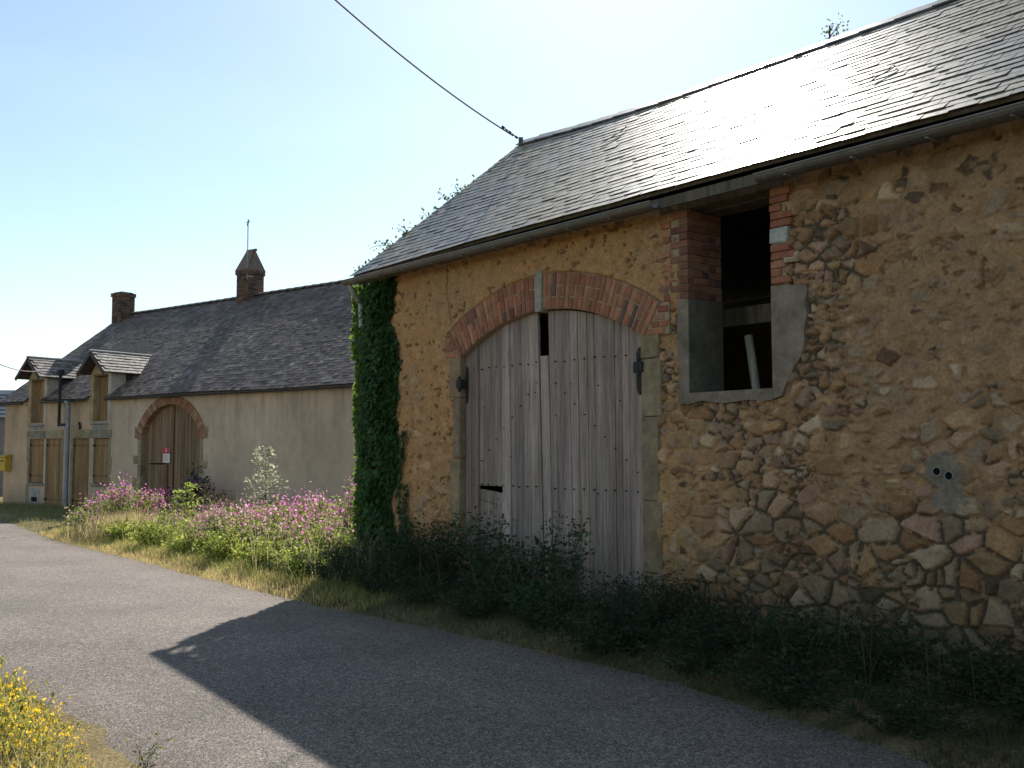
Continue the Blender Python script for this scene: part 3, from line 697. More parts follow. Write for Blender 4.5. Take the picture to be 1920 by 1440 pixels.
# ------------------------------------------------------------------ THE HOUSE
house = thing('house', 'long low rendered farmhouse with tiled roof, two dormers and an arched plank gate', 'house', (H_O[0], H_O[1], 0), H_ROT)
HL = 17.0; HD = 8.4
G_C, G_R, G_Z = 8.23, 1.377, 1.523
OPEN = [(1.45, 2.22, .72, 2.04), (2.34, 3.14, .02, 2.04), (3.74, 4.56, .02, 2.03), (4.76, 5.50, .75, 2.02)]
DORM = [1.80, 5.05]
def in_gate(u, z): return (u > 6.99) & (u < 9.49) & ((z < 2.1) | (((u - G_C) ** 2 + (z - G_Z) ** 2) < G_R ** 2))
def h_hole(u, z):
    m = in_gate(u, z)
    for a, b, c, d in OPEN: m |= (u > a) & (u < b) & (z > c) & (z < d)
    for c in DORM: m |= (u > c - .34) & (u < c + .36) & (z > 2.5)
    return m
def h_h(U, Z): return .012 * (fbm(U * 1.2, Z * 1.2, 71) - .5) + .006 * (fbm(U * 9, Z * 9, 72) - .5)
def h_c(U, Z):
    n = fbm(U * .8, Z * .8, 73)[..., None]; n2 = fbm(U * 5, Z * 3, 74)[..., None]
    sk = sstep(.5, .75, fbm(U * 7, Z * .5, 77)) * sstep(1.2, 3.1, Z); n2 = n2 - .9 * sk[..., None]
    c = np.array([.55, .405, .295]) * (.84 + .32 * n) * (.88 + .24 * n2)
    left = sstep(6.6, 4.5, U)[..., None]; c = c * (1 - left) + np.array([.52, .36, .245]) * (.84 + .32 * n) * (.88 + .24 * n2) * left
    d = sstep(.75, .1, Z + .4 * (fbm(U * 2, Z * 2, 75) - .5))[..., None]; return c * (1 - .25 * d)
wall_grid('front_wall', house, 0, HL, -.1, 3.22, .03, h_hole, h_h, h_c, M_RENDER)
mb = MB()
REN = (.48, .40, .32)
def core_box(a, b, z0, z1): mb.box((a, .03, z0), (b, .45, z1), REN)
xs = [0.02] + [q for o in OPEN for q in (o[0] - .02, o[1] + .02)]
core_box(0.02, 1.43, -.1, 3.2); core_box(2.24, 2.32, -.1, 2.05); core_box(3.16, 3.72, -.1, 2.05); core_box(4.58, 4.74, -.1, 2.05); core_box(5.52, 6.97, -.1, 3.2)
core_box(1.43, 2.24, -.1, .70); core_box(4.74, 5.52, -.1, .73); core_box(1.43, 5.52, 2.06, 2.47); core_box(2.2, 4.68, 2.47, 3.2); core_box(9.51, HL, -.1, 3.2)
mb.box((0.0, .45, -.1), (.4, HD, 3.2), REN); mb.box((HL - .4, .45, -.1), (HL, HD, 3.2), REN); mb.box((0, HD, -.1), (HL, HD + .4, 3.2), REN)
for x0, x1 in ((0.0, .4), (HL - .4, HL)):
    mb.add([(x0, 0.05, 3.2), (x0, HD, 3.2), (x0, HD / 2, 6.3), (x1, 0.05, 3.2), (x1, HD, 3.2), (x1, HD / 2, 6.3)], [(0, 1, 2), (5, 4, 3), (0, 3, 4, 1), (1, 4, 5, 2), (2, 5, 3, 0)], REN)
mb.build('side_wall', M_RENDER, house)
# gate of vertical planks with a wicket
mb = MB(); wk = MB(); x = 6.99
TAN_ = (.225, .14, .08)
while x < 9.485:
    wd = .139; a, b = x + .004, min(x + wd - .004, 9.49); c = jitcol(TAN_, .13, .03); y = .14
    if x < 8.22 < x + wd: b = 8.20
    zt = lambda u: (G_Z + math.sqrt(max(0, G_R ** 2 - (u - G_C) ** 2))) if abs(u - G_C) < G_R else 2.1
    z1, z2 = max(2.08, zt(a)), max(2.08, zt(b))
    wic = 7.05 < a and b < 7.92
    for z0, ta, tb, tgt in ([(.02, 1.30, 1.30, wk), (1.335, z1, z2, mb)] if wic else [(.02, z1, z2, mb)]):
        P = [(a, z0), (b, z0), (b, tb), (a, ta)]
        tgt.add([(p[0] + (.008 if p[0] == a else -.008), y, p[1]) for p in P] + [(p[0], y + .008, p[1]) for p in P] + [(p[0], y + .04, p[1]) for p in P],
                [(0, 1, 2, 3), (4, 5, 1, 0), (5, 6, 2, 1), (6, 7, 3, 2), (7, 4, 0, 3), (8, 9, 5, 4), (9, 10, 6, 5), (10, 11, 7, 6), (11, 8, 4, 7)], c)
    x += wd
gate = mb.build('plank_gate', M_WOOD, house); wk.build('wicket_door', M_WOOD, gate)
mb = MB(); mb.box((8.19, .125, .02), (8.235, .16, 2.88), (.10, .055, .035)); mb.box((7.93, .12, .02), (8.0, .16, 1.32), (.17, .06, .04)); mb.build('gate_post', M_WOOD, gate)
mb = MB(); OR = [(.33, .165, .095), (.30, .135, .08), (.36, .21, .13), (.28, .14, .095)]
for k in range(34):
    a = -1.25 + 2.5 * (k + .5) / 34; g = 2.5 / 34 * .43
    q = [(G_C + r * math.sin(t), G_Z + r * math.cos(t)) for r, t in ((G_R, a - g), (G_R, a + g), (G_R + .235, a + g), (G_R + .235, a - g))]
    mb.prism(q, -.022 + rng.uniform(-.004, .004), .14, jitcol(OR[rng.integers(4)], .12))
aa = np.linspace(-1.25, 1.25, 30)
for a, b in zip(aa[:-1], aa[1:]):
    mb.prism([(G_C + r * math.sin(t), G_Z + r * math.cos(t)) for r, t in ((G_R + .003, a), (G_R + .003, b), (G_R + .23, b), (G_R + .23, a))], -.012, .13, (.40, .30, .2))
mb.build('brick_arch', M_BRICK, house)
mb = MB(); mb2 = MB(); QS = (.33, .25, .155)
for (x0, x1, z0, z1) in ((6.70, 6.99, 2.0, 2.32), (6.66, 6.99, 1.3, 1.55), (6.64, 6.99, .62, .95), (6.80, 6.99, -.05, .62), (6.86, 6.99, .95, 1.3), (6.86, 6.99, 1.55, 2.0),
                         (9.49, 9.80, 1.98, 2.30), (9.49, 9.78, 1.2, 1.42), (9.49, 9.60, 1.42, 1.98), (9.49, 9.60, .5, 1.2), (9.49, 9.75, -.05, .5)):
    (mb if x1 < 8 else mb2).bbox((x0, -.016, z0 + .005), (x1, .2, z1 - .005), jitcol(QS, .18), .012, .006)
mb.build('quoin_stones', M_CONC, house); mb2.build('quoin_stones', M_CONC, house)
# boarded ground-floor openings
OC = (.285, .165, .078)
for k, (a, b, c, d) in enumerate(OPEN):
    mb = MB(); x = a + .01; n = 5; wd = (b - a - .02) / n
    for i in range(n): mb.bbox((x + i * wd + .001, .055, c + .01), (x + (i + 1) * wd - .001, .085, d - .01), jitcol(OC, .09), .004)
    for zz in (d - .22, c + .2):
        mb.box((a + .02, .045, zz), (b - .02, .053, zz + .035), (.20, .11, .05)); mb.box((a - .05, .0, zz), (a + .03, .052, zz + .05), (.05, .04, .035))
    p = mb.build('boarded_window' if c > .3 else 'boarded_door', M_WOOD, house)
    if c > .3:
        mb = MB(); mb.bbox((a - .06, -.03, c - .09), (b + .06, .1, c - .004), (.26, .21, .16), .01); mb.build('sill', M_CONC, p)
mb = MB()
for (x0, x1) in ((1.28, 2.27), (2.29, 3.22), (3.60, 4.62), (4.64, 5.62)):
    mb.bbox((x0, -.022, 2.045), (x1, .2, 2.275), jitcol((.28, .235, .175) if x0 < 2 or x0 > 4.63 else (.33, .25, .15), .1), .01, .004)
mb.build('lintel_stones', M_CONC, house)
mj = {}
for (x0, x1, z0, z1) in ((1.30, 1.45, .0, .7), (1.34, 1.45, .72, 1.3), (1.30, 1.45, 1.3, 2.04), (3.14, 3.25, .02, 2.04), (3.63, 3.74, .02, 2.04), (5.5, 5.62, .7, 1.1), (5.5, 5.66, 1.1, 1.5), (5.5, 5.6, 1.5, 2.04)):
    mj.setdefault(int((x0 + .3) * 1.25), MB()).bbox((x0, -.012, z0 + .004), (x1, .2, z1 - .004), jitcol((.29, .215, .145), .1), .01, .004)
for q in mj.values(): q.build('jamb_stones', M_CONC, house)
mb = MB(); mb.box((1.55, -.02, .12), (2.05, .05, .56), (.36, .33, .30)); mb.box((1.66, -.028, .16), (1.96, -.021, .30), (.015, .014, .013)); mb.build('cellar_vent', M_CONC, house)
mb = MB(); mb.tube([(4.10, -.03, 2.30), (4.15, -.05, 2.36), (4.12, -.05, 2.45), (4.06, -.03, 2.48)], .028, (.02, .018, .017), 8); mb.build('wall_anchor', M_IRON, house)

# roof
HE_V, HR_V = -.16, 4.2
HSL = math.hypot(HR_V - HE_V, 3.38)
def house_slope(u, s):
    t = s / HSL; ze = 3.17 + .012 * math.sin(u * .9); zr = 6.44 + .012 * u - .02 * math.sin(math.pi * min(max((u - .3) / 6, 0), 1))
    sag = -.02 * math.sin(math.pi * min(max(t, 0), 1)) + .02 * (float(vnoise(u * .45, s * .5, 81)) - .5)
    p = np.array([u, HE_V + (HR_V - HE_V) * t, ze + (zr - ze) * t + sag]); n = np.array([0, -(zr - ze), HR_V - HE_V]); return p, n / np.linalg.norm(n)
def tile_col(u, s):
    q = rng.random(); k = float(fbm(u * .4, s * .8, 82))
    c = np.array([.135, .098, .082]) * (.55 + .9 * q)
    if q > .86: c = np.array([.19, .15, .13]) * (.8 + .4 * rng.random())
    return c * (.8 + .4 * k)
def h_skip(u, s):
    v = HE_V + (HR_V - HE_V) * s / HSL
    for c in DORM:
        if abs(u - c) < .50 and v < .95: return True
    return False
covering('tile_roof', house, M_TILE, -.22, HL + .2, house_slope, HSL - .02, .125, .175, .006, tile_col, .009, h_skip, .7)
mb = MB(); us = np.linspace(-.2, HL + .15, 60)
for a, b in zip(us[:-1], us[1:]):
    cut = any(abs((a + b) / 2 - c) < .48 for c in DORM); s0 = .02 if not cut else 1.35
    q = []
    for uu, s in ((a, s0), (b, s0), (b, HSL), (a, HSL)): p, n = house_slope(uu, s); q.append((p - n * .012, p - n * .05))
    mb.hexa([x[0] for x in q], [x[1] for x in q], (.10, .08, .07))
    za, zb = house_slope(a, HSL)[0][2], house_slope(b, HSL)[0][2]
    mb.hexa([(a, HR_V, za - .01), (b, HR_V, zb - .01), (b, HD + .5, 3.2), (a, HD + .5, 3.2)], [(a, HR_V, za - .06), (b, HR_V, zb - .06), (b, HD + .5, 3.14), (a, HD + .5, 3.14)], (.1, .08, .08))
mb.build('roof_deck', M_WOOD, house)
mb = MB()
for a in np.arange(-.2, HL, .36):
    za = house_slope(a, HSL)[0][2]; c = jitcol((.13, .10, .09), .25)
    P = [(a, HR_V + .13 * math.sin(t), za - .05 + .105 * math.cos(t)) for t in np.linspace(-1.3, 1.3, 6)]; Q = [(a + .37, y, z - .012) for a_, y, z in P]
    mb.add(P + Q, [(i, i + 1, i + 7, i + 6) for i in range(5)], c)
mb.build('ridge_tiles', M_TILE, house)
mb = MB()
for (x0, x1) in ((-.2, DORM[0] - .52), (DORM[0] + .5, DORM[1] - .52), (DORM[1] + .5, HL)):
    z = 3.13; n = 7; r = .055
    A = [(x0, -.19 + r * math.cos(math.pi + math.pi * k / (n - 1)), z + r * math.sin(math.pi + math.pi * k / (n - 1))) for k in range(n)]
    mb.add(A + [(x1, y, zz) for _, y, zz in A], [(k, k + 1, n + k + 1, n + k) for k in range(n - 1)] + [tuple(range(n)), tuple(range(n, 2 * n))], (.06, .058, .06))
mb.build('gutter', M_METAL, house)

# dormers
for c in DORM:
    zt = 3.80
    d = MB(); DS = (.40, .285, .165)
    d.box((c - .50, -.012, 2.40), (c - .34, .45, 3.85), DS); d.box((c + .36, -.012, 2.40), (c + .50, .45, 3.85), (.43, .37, .3)); d.box((c - .34, -.012, 2.3), (c + .36, .45, 2.47), (.30, .265, .23))
    d.add([(c - .5, -.012, 3.85), (c + .5, -.012, 3.85), (c, -.012, 4.40), (c - .5, .45, 3.85), (c + .5, .45, 3.85), (c, .45, 4.40)], [(0, 1, 2), (5, 4, 3), (0, 3, 4, 1), (1, 4, 5, 2), (2, 5, 3, 0)], DS)
    d.box((c - .34, -.01, zt), (c + .36, .4, 3.85), (.2, .13, .07))
    for sg in (-.5, .47): d.box((c + sg, .45, 3.1), (c + sg + .03, 1.2, 3.86), (.06, .058, .06))
    dm = d.build('dormer', M_CONC, house)
    s = MB(); n = 5; wd = .70 / n
    for i in range(n): s.bbox((c - .34 + i * wd + .002, .17, 2.48), (c - .34 + (i + 1) * wd - .002, .20, zt), jitcol(OC, .08), .004)
    s.build('shutter', M_WOOD, dm)
    s = MB(); s.bbox((c - .40, -.06, 2.42), (c + .42, .16, 2.475), (.30, .27, .24), .008); s.build('sill', M_CONC, dm)
    def slope_d(sg):
        def f(y, t):        # y along the ridge, t up the slope from the eave
            p = np.array([c + sg * (.68 - .68 * t / .90), y, 3.86 + .62 * t / .90]); nn = np.array([sg * .62, 0, .68]); return p, nn / np.linalg.norm(nn)
        return f
    V = MB()
    for sg in (-1, 1):
        f = slope_d(sg)
        for r in range(7):
            t0 = r * .128; y = -.36 + (r % 2) * .09
            # back end follows the main roof
            while True:
                zc = f(0, t0)[0][2]; yb = (zc - 3.17) / (3.38 / 4.36) - .16
                if y > yb + .12: break
                ya, yc = max(y, -.36), min(y + .18, yb + .15)
                if yc - ya > .02:
                    q = [f(ya + .003, t0), f(yc - .003, t0), f(yc - .003, min(.9, t0 + .22)), f(ya + .003, min(.9, t0 + .22))]
                    lf = (.028, .028, .006, .006)
                    A = [p + nn * (l + rng.uniform(-.003, .003)) for (p, nn), l in zip(q, lf)]; Bk = [p - nn * .004 for p, nn in q]
                    cc = np.array([.20, .175, .155]) * rng.uniform(.6, 1.3) if rng.random() < .8 else np.array([.10, .085, .075])
                    V.hexa(A, Bk, tuple(cc))
                y += .18
        q = [f(-.33, .01)[0], f(1.0, .01)[0], f(1.75, .9)[0], f(-.33, .9)[0]]; nn = f(0, 0)[1]
        V.hexa([p - nn * .006 for p in q], [p - nn * .03 for p in q], (.09, .07, .06))
        V.hexa([f(-.375, .0)[0], f(-.335, .0)[0], f(-.335, .9)[0], f(-.375, .9)[0]], [f(-.375, .0)[0] - nn * .09, f(-.335, .0)[0] - nn * .09, f(-.335, .9)[0] - nn * .09, f(-.375, .9)[0] - nn * .09], (.075, .06, .055))
    V.tube([(c, -.38, 4.49), (c, 1.72, 4.49)], .035, (.36, .33, .31), 8)
    V.build('dormer_roof', M_TILE, dm)

# chimneys
def chimney(u0, u1, v0, v1, z0, z1, cap):
    mb = MB(); hb = .069; n = int((z1 - z0) / hb)
    mb.box((u0 + .012, v0 + .012, z0), (u1 - .012, v1 - .012, z0 + n * hb), (.22, .17, .14))
    for k in range(n):
        z = z0 + k * hb; ex = .035 if (cap and k in (n - 1, n - 2)) else 0
        def run(a, b, axis, other, sgn):
            x = a; i = 0
            while b - x > .02:
                ln = min(.22 if (k + i) % 2 else .11, b - x); c = jitcol(BRK[rng.integers(6)], .2); c = tuple(np.array(c) * np.array([.42, .62, .75]))
                if axis == 'u': mb.box((x + .003, other - (ex if sgn < 0 else -ex) - .006, z + .004), (x + ln - .006, other + (ex if sgn > 0 else -ex) + .012, z + hb - .006), c)
                else: mb.box((other - .012, x + .003, z + .004), (other + ex + .006, x + ln - .006, z + hb - .006), c)
                x += ln; i += 1
        run(u0 - ex, u1 + ex, 'u', v0, -1); run(v0 - ex, v1 + ex, 'v', u1 - .006, 1)
        mb.box((u0 - ex - .005, v0, z + .004), (u0 + .01, v1, z + hb - .006), (.16, .09, .075)); mb.box((u0, v1 - .02, z + .004), (u1, v1 + ex + .005, z + hb - .006), (.16, .09, .075))
    return mb.build('chimney', M_BRICK, house), z0 + n * hb
ch, zt = chimney(-.20, .33, 3.72, 4.25, 5.95, 7.16, True)
mb = MB(); mb.box((-.16, 3.76, zt), (.29, 4.21, zt + .03), (.12, .10, .09)); mb.build('chimney_cap', M_CONC, ch)
ch, zt = chimney(6.10, 6.64, 3.88, 4.50, 6.1, 7.30, True)
mb = MB()
for vv, vt in ((3.84, 4.15), (4.54, 4.23)):
    A = [(6.06, vv, zt), (6.68, vv, zt), (6.54, vt, zt + .66), (6.22, vt, zt + .66)]; Bk = [(6.06, vv + (.04 if vv < 4 else -.04), zt), (6.68, vv + (.04 if vv < 4 else -.04), zt), (6.54, vt + (.03 if vv < 4 else -.03), zt + .66), (6.22, vt + (.03 if vv < 4 else -.03), zt + .66)]
    mb.hexa(A, Bk, (.20, .14, .10))
mb.hexa([(6.06, 3.84, zt), (6.06, 4.54, zt), (6.22, 4.23, zt + .66), (6.22, 4.15, zt + .66)], [(6.1, 3.9, zt), (6.1, 4.5, zt), (6.25, 4.2, zt + .6), (6.25, 4.18, zt + .6)], (.17, .12, .09))
mb.hexa([(6.68, 3.84, zt), (6.68, 4.54, zt), (6.54, 4.23, zt + .66), (6.54, 4.15, zt + .66)], [(6.64, 3.9, zt), (6.64, 4.5, zt), (6.51, 4.2, zt + .6), (6.51, 4.18, zt + .6)], (.17, .12, .09))
for i in range(5): mb.tube([(6.20 + i * .09, 4.19, zt + .655), (6.26 + i * .09, 4.19, zt + .655)], .045, jitcol((.17, .12, .1)), 8)
mb.build('chimney_hood', M_TILE, ch)
def hpt(u, v, z): x, y = HW(u, v); return (float(x), float(y), z)
mb = MB(); mb.tube([hpt(6.62, 3.86, 6.95), hpt(6.62, 3.85, 8.78)], .016, (.25, .24, .25), 6)
mb.tube([hpt(6.60, 3.85, 8.62), hpt(6.64, 3.85, 8.82)], .024, (.2, .19, .2), 6); mb.tube([hpt(6.5, 3.85, 8.74), hpt(6.74, 3.85, 8.74)], .009, (.2, .19, .2), 5)
mb.tube([hpt(6.62, 3.85, 7.05), hpt(6.9, 3.86, 7.02)], .012, (.5, .5, .5), 5)
tag(mb.build('aerial', M_METAL), 'thin metal aerial mast strapped to the hooded brick chimney', 'aerial')

# post with bracket, letterbox, notice on the gate
post = thing('utility_post', 'grey metal post with a black bracket mast in front of the boarded doors', 'post', hpt(3.98, -.32, 0), H_ROT)
mb = MB(); mb.tube([(0, 0, -.05), (0, 0, 2.98)], .058, (.20, .225, .25), 12); mb.tube([(0, 0, 2.98), (-.05, 0, 3.06), (-.16, 0, 3.08)], .05, (.20, .225, .25), 10); mb.build('pole', M_METAL, post)
mb = MB(); mb.box((-.48, -.03, 2.38), (.02, .03, 2.46), (.02, .02, .022)); mb.box((-.50, -.03, 2.38), (-.43, .03, 3.93), (.02, .02, .022)); mb.box((-.43, -.025, 3.08), (.14, .025, 3.13), (.02, .02, .022)); mb.build('bracket', M_IRON, post)
mb = MB(); mb.bbox((-.56, -.07, 3.86), (-.37, .07, 4.02), (.02, .02, .022), .03); mb.build('mast_head', M_IRON, post)
lb = thing('letterbox', 'yellow metal letterbox on the wall at the far left corner of the house', 'letterbox', hpt(.28, -.02, 1.06), H_ROT)
mb = MB(); mb.bbox((-.16, -.20, 0), (.18, -.0, .42), (.50, .33, .03), .02); mb.build('box', M_PAINT, lb)
mb = MB(); mb.hexa([(-.18, -.23, .42), (.20, -.23, .42), (.20, -.19, .47), (-.18, -.19, .47)], [(-.18, 0, .42), (.20, 0, .42), (.20, 0, .50), (-.18, 0, .50)], (.46, .30, .03)); mb.build('lid', M_PAINT, lb)
mb = MB(); mb.box((-.11, -.206, .29), (.13, -.201, .325), (.02, .02, .02)); mb.build('slot', M_PAINT, lb)
sg = thing('notice', 'small red and white notice fixed to the left leaf of the arched gate', 'sign', hpt(7.94, .105, 1.35), H_ROT)
mb = MB(); mb.bbox((-.155, 0, 0), (.155, .012, .40), (.72, .68, .65), .004); mb.build('panel', M_PAINT, sg)
mb = MB(); mb.box((-.155, -.004, .24), (.155, -.0015, .40), (.52, .03, .04)); mb.box((-.155, -.004, 0), (-.125, -.0015, .24), (.52, .10, .10)); mb.build('header', M_PAINT, sg)
mb = MB(); mb.box((-.012, -.008, .28), (.018, -.005, .385), (.75, .72, .7)); mb.build('symbol', M_PAINT, sg); mb = MB()
for i, z in enumerate((.17, .12, .07)): mb.box((-.09, -.004, z), (.10 - .04 * (i % 2), -.0015, z + .02), (.55, .25, .25))
mb.build('lettering', M_PAINT, sg)

# ------------------------------------------------------------------ neighbour beyond the house, at the frame's left edge
nb_ = thing('neighbour_house', 'dark stone neighbour house with slate roof at the left edge behind the farmhouse', 'house', (-22.4, 37.0, 0), math.radians(2))
mb = MB(); mb.box((-9, 0, -.1), (4.35, 6, 2.95), (.20, .185, .18)); mb.build('wall', M_STONE, nb_)
mb = MB()
for r in range(7):
    for i in range(40):
        a = -9.2 + i * .34 + (r % 2) * .17; A = [(a, -.25 + r * .3, 2.92 + r * .155), (a + .335, -.25 + r * .3, 2.92 + r * .155), (a + .335, .2 + r * .3, 3.11 + r * .155), (a, .2 + r * .3, 3.11 + r * .155)]
        mb.hexa(A, [(x, y, z - .03) for x, y, z in A], jitcol((.08, .085, .10), .25))
mb.hexa([(-9.2, 1.9, 4.0), (4.7, 1.9, 4.0), (4.7, 6.2, 2.9), (-9.2, 6.2, 2.9)], [(-9.2, 1.9, 3.9), (4.7, 1.9, 3.9), (4.7, 6.2, 2.8), (-9.2, 6.2, 2.8)], (.08, .085, .1))
mb.build('roof', M_SLATE, nb_)
mb = MB(); mb.hexa([(3.9, -.28, 3.42), (4.0, -.28, 3.46), (4.36, -.28, 2.98), (4.26, -.28, 2.92)], [(3.9, -.2, 3.42), (4.0, -.2, 3.46), (4.36, -.2, 2.98), (4.26, -.2, 2.92)], (.7, .7, .68)); mb.build('bargeboard', M_PAINT, nb_)

# ------------------------------------------------------------------ overhead cables
def bpt(u, v, z): x, y = BW(u, v); return np.array([x, y, z])
P0 = bpt(-.10, 2.62, 6.42); r0 = np.array([(620 - 960) / 1900, 1.0, .459]); P1 = r0 * 11.5 + [0, 0, H_EYE]; dv = P1 - P0
cab = thing('overhead_cable', 'thin overhead cable rising from the barn ridge end into the sky', 'cable', tuple(P0))
pts = [(dv * t * 2.2 + np.array([0, 0, .35 * (t * 2.2) * (t * 2.2 - 1)])) for t in np.linspace(0.02, 1, 24)]
mb = MB(); mb.tube(pts, .011, (.12, .11, .13), 6); mb.build('wire', M_IRON, cab)
mb = MB()
for k in range(5): q = dv / np.linalg.norm(dv); mb.tube([q * (.06 + .10 * k), q * (.06 + .10 * k + .06)], .018 if k % 2 == 0 else .011, (.06, .055, .06), 8)
mb.build('insulator', M_IRON, cab)
mb = MB(); q = P0; mb.box((-.01, -.02, -.10), (.06, .03, .03), (.10, .095, .1)); mb.build('anchor', M_IRON, cab)
A = np.array(hpt(-.15, 1.6, 4.35)); Bq = np.array([-7.9, 10.5, 3.0]); Bq = np.array([(-70 - 960) / 1900, 1.0, (860 - 661) / 1900]) * 20 + [0, 0, H_EYE]
mb = MB(); mb.tube([A + (Bq - A) * t + np.array([0, 0, -.25 * math.sin(math.pi * t)]) for t in np.linspace(0, 1, 16)], .012, (.12, .11, .12), 5)
tag(mb.build('service_cable', M_IRON), 'thin service cable reaching the left end of the farmhouse roof', 'cable')

# ------------------------------------------------------------------ ivy on the barn corner
ivy = thing('ivy', 'thick green ivy climbing the left corner of the barn up to the eave', 'climbing plant', (B_O[0], B_O[1], 0), B_ROT)
n = 10500
z = rng.uniform(0.0, 3.93, n)
edge = .58 + .20 * (fbm(z * 1.5, z * 0, 91) - .5) * 2 + .16 * (fbm(z * 6, z * 0, 97) - .5) + .12 * sstep(1.2, .2, z) + .05 * np.sin(z * 5)
u = -.06 + (edge + .06) * (1 - rng.random(n) ** 1.35) + rng.normal(0, .02, n)
_g = fbm(u * 5, z * 3, 98); _k = (_g < .56) | (rng.random(n) < .35); u, z, edge = u[_k], z[_k], edge[_k]; n = len(u)
thk = (.10 + .14 * fbm(u * 4, z * 3, 92)) * np.clip((edge - u) / .25, .12, 1)
y = -thk * rng.random(n) ** .5 - .01
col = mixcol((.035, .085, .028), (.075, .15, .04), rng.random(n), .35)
D = np.stack([rng.normal(0, .6, n), rng.normal(-.35, .3, n), -np.abs(rng.normal(.8, .4, n))], 1); N = np.stack([rng.normal(0, .45, n), -np.ones(n), rng.normal(.35, .4, n)], 1)
pa = leaf_arrays(np.stack([u, y, z], 1), D, N, rng.uniform(.035, .11, n), rng.uniform(.03, .09, n), col, .12)
n2 = 6500                                            # the corner and the gable side, where the leaves catch the sun
z = rng.uniform(.1, 3.9, n2); v = rng.random(n2) ** 1.8 * 1.1 - .12
bul = .16 + .20 * fbm(z * 2.3, v * 2, 93) + .16 * (fbm(z * 5, z * 0, 94) - .5) + .12 * sstep(2.6, 3.6, z)
u2 = -bul * rng.random(n2) ** .45
D = np.stack([rng.normal(-.4, .4, n2), rng.normal(0, .6, n2), -np.abs(rng.normal(.7, .4, n2))], 1); N = np.stack([-np.ones(n2), rng.normal(0, .5, n2), rng.normal(.35, .4, n2)], 1)
col = mixcol((.06, .12, .025), (.14, .22, .045), rng.random(n2), .3)  # lighter than the front leaves, sunlight painted into the colour
pb = leaf_arrays(np.stack([u2, v, z], 1), D, N, rng.uniform(.05, .10, n2), rng.uniform(.045, .085, n2), col, .12)
# thin straggling runners on the wall right of the main mass
n3 = 800; z = rng.uniform(.2, 1.9, n3); k = rng.integers(0, 3, n3); u3 = np.array([.78, .92, 1.02])[k] + .05 * np.sin(z * 4 + k) + rng.normal(0, .022, n3); keep = z < np.array([1.9, 1.25, .8])[k]
c3 = np.stack([u3, -.03 - .03 * rng.random(n3), z], 1)[keep]; m = len(c3)
pc = leaf_arrays(c3, np.stack([rng.normal(0, .6, m), rng.normal(-.3, .2, m), -np.ones(m)], 1), np.stack([rng.normal(0, .3, m), -np.ones(m), rng.normal(.3, .3, m)], 1), rng.uniform(.04, .06, m), rng.uniform(.035, .05, m), mixcol((.04, .08, .03), (.07, .12, .04), rng.random(m)), .1)
V, F, C = join([pa, pb, pc]); np_mesh('foliage', V, F, C, M_LEAF, ivy)
mb = MB()
for k in range(9):
    x = -.02 + .07 * k; mb.tube([(x + .04 * math.sin(t * 3 + k), -.02, t) for t in np.linspace(0, 3.6 - .2 * (k % 3), 9)], .014, (.10, .075, .05), 5, taper=.4)
mb.build('stem', M_TWIG, ivy)
# creeper sprays climbing over the gable verge of the roof
def spray(parent, base, dirs, nl, size, colA, colB, name='spray_leaves'):
    for d, ln in dirs:
        parts = []; mb = MB()
        d = np.array(d, float); d /= np.linalg.norm(d); t = np.linspace(0, 1, 7); P = np.array(base) + np.outer(t * ln, d) + np.outer(np.sin(t * 2.2) * .12 * ln, [0, 0, 1])
        mb.tube(P, .006, (.06, .045, .035), 5, taper=.4)
        k = rng.integers(1, 7, nl); c = P[k] + rng.normal(0, .045, (nl, 3)); parts.append(leaf_arrays(c, rng.normal(0, 1, (nl, 3)) - [0, 0, .3], rng.normal(0, 1, (nl, 3)), rng.uniform(.6, 1.1, nl) * size, rng.uniform(.4, .7, nl) * size, mixcol(colA, colB, rng.random(nl)), .1))
        V, F, C = join(parts); o = np_mesh(name, V, F, C, M_LEAF, parent); mb.build('stem', M_TWIG, o)
def rz(t): return 3.97 + (6.385 - 3.97) * t
for t, dirs in ((.22, [((-1, .2, .15), .5), ((-1, -.1, -.05), .55)]), (.30, [((-1, 0, .35), .35), ((-.6, .1, .8), .18)]), (.42, [((-1, .1, .5), .22)]), (.54, [((-1, .3, .25), .48), ((-1, 0, .55), .3)]), (.60, [((-.5, 0, .7), .2)])):
    spray(ivy, (-.15, E_V + (R_V - E_V) * t, rz(t) - .02), dirs, 9, .06, (.05, .09, .03), (.10, .15, .05))
n4 = 220; t = rng.uniform(.03, .72, n4); c = np.stack([-.17 - .10 * rng.random(n4) ** 2 * (fbm(t * 14, t * 0, 96) * 1.6), E_V + (R_V - E_V) * t, rz(t) - .06 + rng.normal(0, .05, n4)], 1)
V, F, C = leaf_arrays(c, rng.normal(0, 1, (n4, 3)), rng.normal(0, 1, (n4, 3)), rng.uniform(.04, .08, n4), rng.uniform(.03, .06, n4), mixcol((.04, .08, .03), (.09, .14, .04), rng.random(n4)), .1)
np_mesh('verge_foliage', V, F, C, M_LEAF, ivy)

